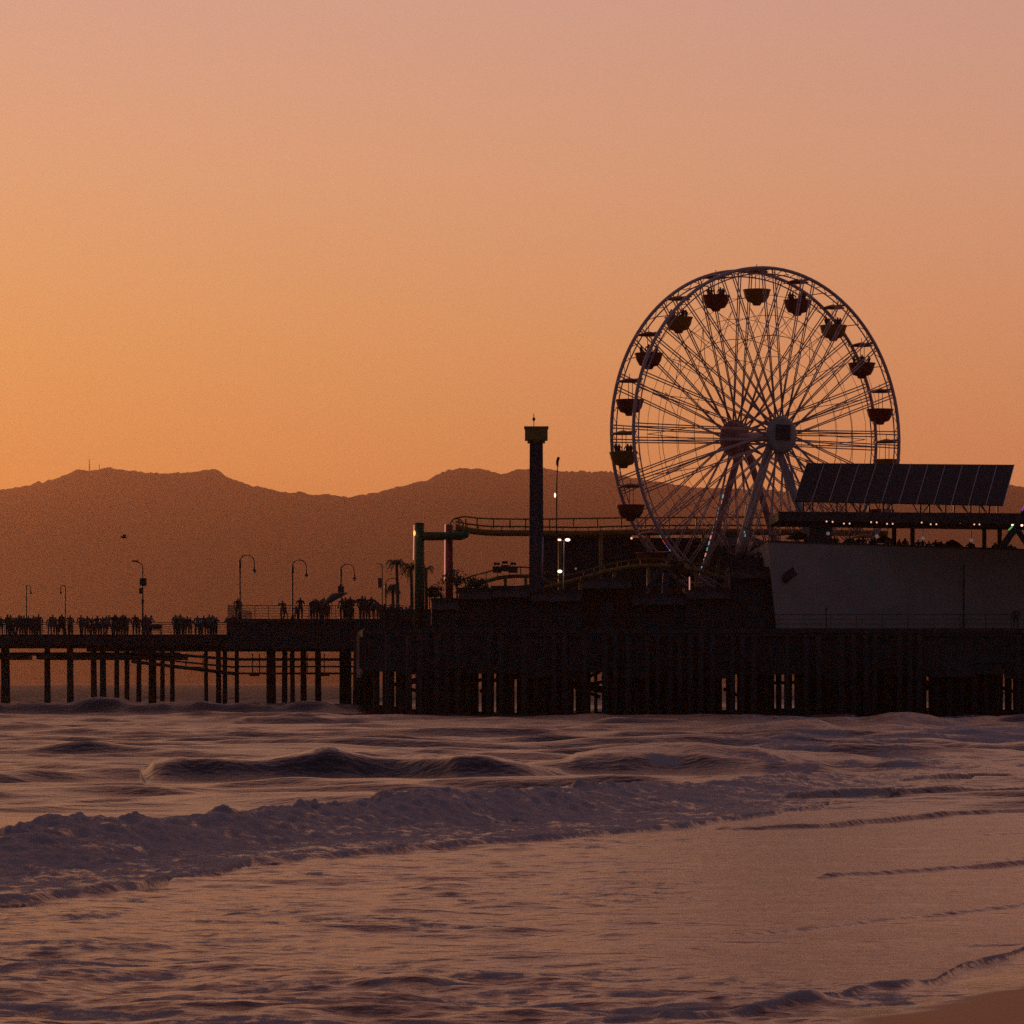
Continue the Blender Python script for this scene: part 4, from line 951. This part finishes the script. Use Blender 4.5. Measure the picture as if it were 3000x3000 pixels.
ED = [('pelvis', 'waist'), ('waist', 'chest'), ('chest', 'neck'), ('neck', 'head'), ('head', 'top'), ('head', 'nose'), ('chest', 'ls'), ('ls', 'le'), ('le', 'lw'), ('lw', 'lh'), ('chest', 'rs'), ('rs', 're'), ('re', 'rw'), ('rw', 'rh'),
      ('pelvis', 'lp'), ('lp', 'lk'), ('lk', 'la'), ('la', 'lt'), ('pelvis', 'rp'), ('rp', 'rk'), ('rk', 'ra'), ('ra', 'rt')]
def stand(**o):
    J = dict(pelvis=((0, 0, .95), (.15, .11)), waist=((0, 0, 1.12), (.13, .10)), chest=((0, 0, 1.32), (.17, .11)), neck=((0, 0, 1.47), .055), head=((0, -.01, 1.58), (.085, .10)), top=((0, 0, 1.67), (.075, .085)), nose=((0, -.11, 1.565), .018),
             ls=((-.19, 0, 1.39), .06), le=((-.25, .02, 1.12), .045), lw=((-.24, -.06, .90), .033), lh=((-.24, -.09, .82), .036), rs=((.19, 0, 1.39), .06), re=((.25, .02, 1.12), .045), rw=((.24, -.06, .90), .033), rh=((.24, -.09, .82), .036),
             lp=((-.10, 0, .88), .10), lk=((-.11, -.01, .49), .068), la=((-.11, 0, .08), .045), lt=((-.12, -.15, .04), .04), rp=((.10, 0, .88), .10), rk=((.11, -.01, .49), .068), ra=((.11, 0, .08), .045), rt=((.12, -.15, .04), .04))
    for k, v in o.items(): J[k] = (v, J[k][1])
    return J
PM = [M['shirt'], M['pants'], M['skin'], M['hair']]
BODIES = dict(
    stand=skin_body('person', stand(), ED, PM),
    walk=skin_body('person', stand(lk=(-.10, -.20, .52), la=(-.10, -.22, .10), lt=(-.10, -.37, .06), rk=(.10, .06, .48), ra=(.10, .30, .12), rt=(.10, .20, .03), le=(-.25, .14, 1.14), lw=(-.24, .10, .93), lh=(-.24, .08, .85), re=(.25, -.08, 1.14), rw=(.22, -.25, .98), rh=(.21, -.31, .93)), ED, PM),
    fold=skin_body('person', stand(le=(-.27, -.05, 1.12), lw=(-.08, -.22, 1.15), lh=(.0, -.22, 1.17), re=(.27, -.05, 1.12), rw=(.08, -.22, 1.10), rh=(.0, -.22, 1.10)), ED, PM),
    lean=skin_body('person', stand(waist=(0, -.08, 1.10), chest=(0, -.20, 1.27), neck=(0, -.28, 1.40), head=(0, -.33, 1.50), top=(0, -.33, 1.60), nose=(0, -.44, 1.48), ls=(-.19, -.20, 1.33), rs=(.19, -.20, 1.33), le=(-.24, -.36, 1.10), re=(.24, -.36, 1.10), lw=(-.12, -.52, 1.08), rw=(.12, -.52, 1.08), lh=(-.04, -.56, 1.08), rh=(.04, -.56, 1.08)), ED, PM),
    phone=skin_body('person', stand(le=(-.27, -.08, 1.18), lw=(-.12, -.30, 1.38), lh=(-.07, -.34, 1.44), re=(.27, -.08, 1.18), rw=(.12, -.30, 1.38), rh=(.07, -.34, 1.44)), ED, PM),
    sit=skin_body('person', stand(pelvis=(0, 0, .42), waist=(0, .03, .58), chest=(0, .04, .78), neck=(0, .02, .93), head=(0, 0, 1.04), top=(0, .01, 1.13), nose=(0, -.10, 1.03), ls=(-.19, .04, .85), rs=(.19, .04, .85), le=(-.26, -.04, .62), re=(.26, -.04, .62), lw=(-.18, -.25, .55), rw=(.18, -.25, .55), lh=(-.15, -.32, .54), rh=(.15, -.32, .54),
             lp=(-.10, -.06, .40), rp=(.10, -.06, .40), lk=(-.12, -.45, .42), rk=(.12, -.45, .42), la=(-.12, -.48, .08), ra=(.12, -.48, .08), lt=(-.12, -.62, .04), rt=(.12, -.62, .04)), ED, PM))
POSE = dict(stand='standing', walk='walking', fold='standing with folded arms', lean='leaning forward', phone='holding hands up to the face', sit='seated')
def person(pose, loc, label, group, s=1.0, rz=None):
    o = bpy.data.objects.new('person', BODIES[pose]); C.objects.link(o); o.location = loc; o.scale = (s * random.uniform(1.1, 1.35), s * 1.1, s)
    o.rotation_euler = (0, 0, random.uniform(-.9, .9) + random.choice((0, math.pi)) if rz is None else rz)
    return tag(o, label, 'person', group)
ORD0 = ['', 'first', 'second', 'third', 'fourth', 'fifth', 'sixth', 'seventh', 'eighth', 'ninth', 'tenth', 'eleventh', 'twelfth', 'thirteenth', 'fourteenth', 'fifteenth', 'sixteenth', 'seventeenth', 'eighteenth', 'nineteenth', 'twentieth', 'twenty-first', 'twenty-second', 'twenty-third', 'twenty-fourth']
_t = ['', '', 'twenty', 'thirty', 'forty']; _w = ['ieth', 'first', 'second', 'third', 'fourth', 'fifth', 'sixth', 'seventh', 'eighth', 'ninth']
ORD = ORD0[:20] + [(_t[i // 10][:-1] + 'ieth') if i % 10 == 0 else _t[i // 10] + '-' + _w[i % 10] for i in range(20, 50)]
def crowd(pxs, D0, z, where, group, s=1.06, poses=('stand', 'walk', 'fold', 'stand', 'phone', 'lean'), dj=1.5):
    pxs = list(pxs) + [p + random.uniform(-5, 6) for p in pxs if random.random() < .5]
    for i, px in enumerate(sorted(pxs)):
        D = (D0 if D0 > 0 else on_wall(px) + 3.0) + random.uniform(-dj, dj); ps = random.choice(poses); k = s * (random.uniform(.9, 1.08) if random.random() > .12 else random.uniform(.62, .75))
        o = person(ps, (X(px, D), D, z), '%s figure, %s %s' % (POSE[ps].split(' ')[0], ORD[i + 1], where), group, k)
crowd([3, 22, 33, 45, 54, 62, 70], 342, DZ, 'counting from the left picture edge', 'people strolling on the far deck')
crowd([84, 97, 104, 113, 146, 154, 163, 176], 342, DZ, 'right of the first short lamp post', 'people strolling on the far deck')
crowd([205, 237, 246, 256, 270, 277, 285, 293, 301, 311, 319, 336, 345, 362, 371, 395, 404], 342, DZ, 'right of the left-facing short lamp', 'people strolling on the far deck')
crowd([426, 433, 515, 523, 532, 541, 549, 557, 578, 586, 597, 605, 613, 622, 631, 670, 680, 690], 342, DZ, 'right of the tall light mast', 'people strolling on the far deck')
person('stand', (X(697, 336), 335.9, 8.34), 'lone figure standing by the lamp at the platform corner', 'people on the raised platform', 1.1, 0)
crowd([828, 836, 868, 880, 915, 924, 935], 341, 8.34, 'on the platform left of the parasol', 'people on the raised platform', 1.14)
crowd([950, 962, 1003, 1012, 1021, 1030, 1062, 1070, 1078, 1088, 1110], 341, 8.34, 'rightwards from the dark tilted parasol', 'people on the raised platform', 1.2)
crowd([1122, 1133, 1150, 1168, 1190, 1200], 325, 7.6, 'from the left before the palm trees', 'people in front of the palms')
b = MB(); b.box(X(1112, 325) , X(1262, 318), 321, 340, DZ + .02, 7.6); b.box(X(1112, 321), X(1262, 321), 320.7, 320.95, DZ + .02, 8.9)
for k in range(8): b.box(X(1114 + k * 21, 321), X(1116 + k * 21, 321), 320.6, 320.7, DZ + .02, 8.95)
tag(b.build('boarded_stage', M['booth']), 'dark boarded stage below the palm trees', 'stage')
crowd([2366, 2376, 2436, 2448, 2461, 2478, 2490, 2503, 2516, 2531, 2548, 2563, 2581, 2598, 2612], -1, FZ, 'from the left terrace end', 'people on the roofed terrace', .93, dj=1.2)
crowd([2634, 2650, 2690, 2703, 2722, 2741, 2758, 2775, 2790, 2802, 2842, 2852, 2905, 2913, 2950, 2962, 2975], -1, FZ, 'right of the left middle terrace post', 'people on the roofed terrace', .9, dj=1.0)
crowd([2140, 2152, 2172, 2190, 2204, 2221, 2236], 312, 13.05 - 1.2, 'from the left on the gallery beside the grey wall', 'people on the gallery', .95, dj=.6)
b = MB(); b.box(X(2128, 311), X(2248, 311), 310.5, 314, DZ, 11.85); b.box(X(2128, 311), X(2248, 311), 310.4, 310.6, 11.85, 12.85); tag(b.build('viewing_gallery', M['booth']), 'dark solid viewing gallery against the left end of the grey wall', 'gallery')
person('stand', (X(2976, 301.2), 301.2, DZ), 'lone dark figure on the walkway at the right edge below the wall', 'people on the front walkway', 1.0, 0)
# riders in the gondolas
pos_name = {19: 'just left of the topmost', 1: 'just right of the topmost', 18: 'second left of the topmost', 17: 'third left of the topmost', 2: 'second right of the topmost', 3: 'third right of the topmost', 15: 'at the left end of the wheel, level with the hub', 14: 'low on the left side of the rim'}
for gi, n in ((19, 4), (1, 4), (18, 4), (17, 3), (2, 4), (3, 3), (15, 4), (5, 0)):
    for k in range(n):
        a = 6.283 * k / n + .5; off = Vector((.62 * math.cos(a) * 1.15, .55 * math.sin(a), -1.92 + .1 * random.random()))
        person('sit', gn[gi] + off, '%s rider seated in the gondola %s gondola' % (['left front', 'back left', 'back right', 'right front'][k] if n == 4 else ['left', 'back', 'right'][k], pos_name[gi]) if gi != 15 else '%s rider seated in the gondola just below hub height at the far left' % ['left front', 'back left', 'back right', 'right front'][k],
               'riders in the gondolas', .86, math.atan2(-math.cos(a) * -1, -1) if False else a + math.pi / 2 + math.pi)
# parasols, bench, bird
def parasol(px, y, D, zb, label, r=1.1, tilt=0, furled=False):
    top = P(px, y, D); base = Vector((top.x, D, zb)); t = thing('parasol', base, label, 'parasol')
    b = MB(); b.tube([base, top], .03, 6); b.build('pole', M['darkmetal'], t)
    b = MB(); prof_ = [(.16, -1.5), (.14, -.6), (.05, -.1), (.01, .05)] if furled else [(r, -.55), (r * 1.0, -.5), (r * .55, -.15), (.02, .08)]
    b.lathe(prof_, top, 10, Vector((math.sin(tilt), 0, math.cos(tilt)))); b.build('canopy', M['booth'], t); return t
parasol(972, 1742, 339.5, 8.34, 'tilted dark parasol over the crowd on the raised platform', 1.3, -.5)
parasol(1066, 1756, 340, 8.34, 'dark parasol right of the lamp that carries a box', 1.0, .35)
parasol(1098, 1768, 338.5, 8.34, 'small dark parasol at the right end of the raised platform', .8, -.25)
parasol(2790, 1583, on_wall(2790) + 3, FZ, 'wide dark parasol on the terrace right of the middle posts', .9)
parasol(2590, 1571, on_wall(2590) + 3, FZ, 'dark parasol on the terrace left of the middle posts', .9)
parasol(2340, 1560, 312, FZ, 'dark parasol at the left end of the terrace', 1.1)
t = thing('bench', (X(458, 341), 341, DZ), 'low bench on the far deck right of the tall mast', 'bench')
b = MB(); b.box(X(441, 341), X(474, 341), 340.7, 341.2, DZ + .45, DZ + .52); b.build('seat', M['wood'], t)
b = MB(); b.box(X(441, 341), X(474, 341), 341.2, 341.27, DZ + .55, DZ + .95); b.build('backrest', M['wood'], t)
for c in (443, 472):
    b = MB(); b.box(X(c, 341) - .05, X(c, 341) + .05, 340.7, 341.25, DZ, DZ + .45); b.build('leg', M['darkmetal'], t)
bird = MB(); c = P(363, 1574, 150)
bird.ball(c, .10, .05, .045); bird.ball(c + Vector((-.10, 0, .02)), .035)
for s in (-1, 1):
    bird.add([c + Vector((-.03, 0, .03)), c + Vector((.05, 0, .03)), c + Vector((.06 , s * .14, .10)), c + Vector((.08, s * .30, .06)), c + Vector((-.02, s * .15, .11))], [(0, 1, 2, 4), (4, 2, 3)])
bird.add([c + Vector((.08, -.02, 0)), c + Vector((.17, -.04, 0)), c + Vector((.17, .04, 0)), c + Vector((.08, .02, 0))], [(0, 1, 2, 3)])
tag(bird.build('bird', M['feather']), 'small dark seabird flying before the hills at the left', 'bird')
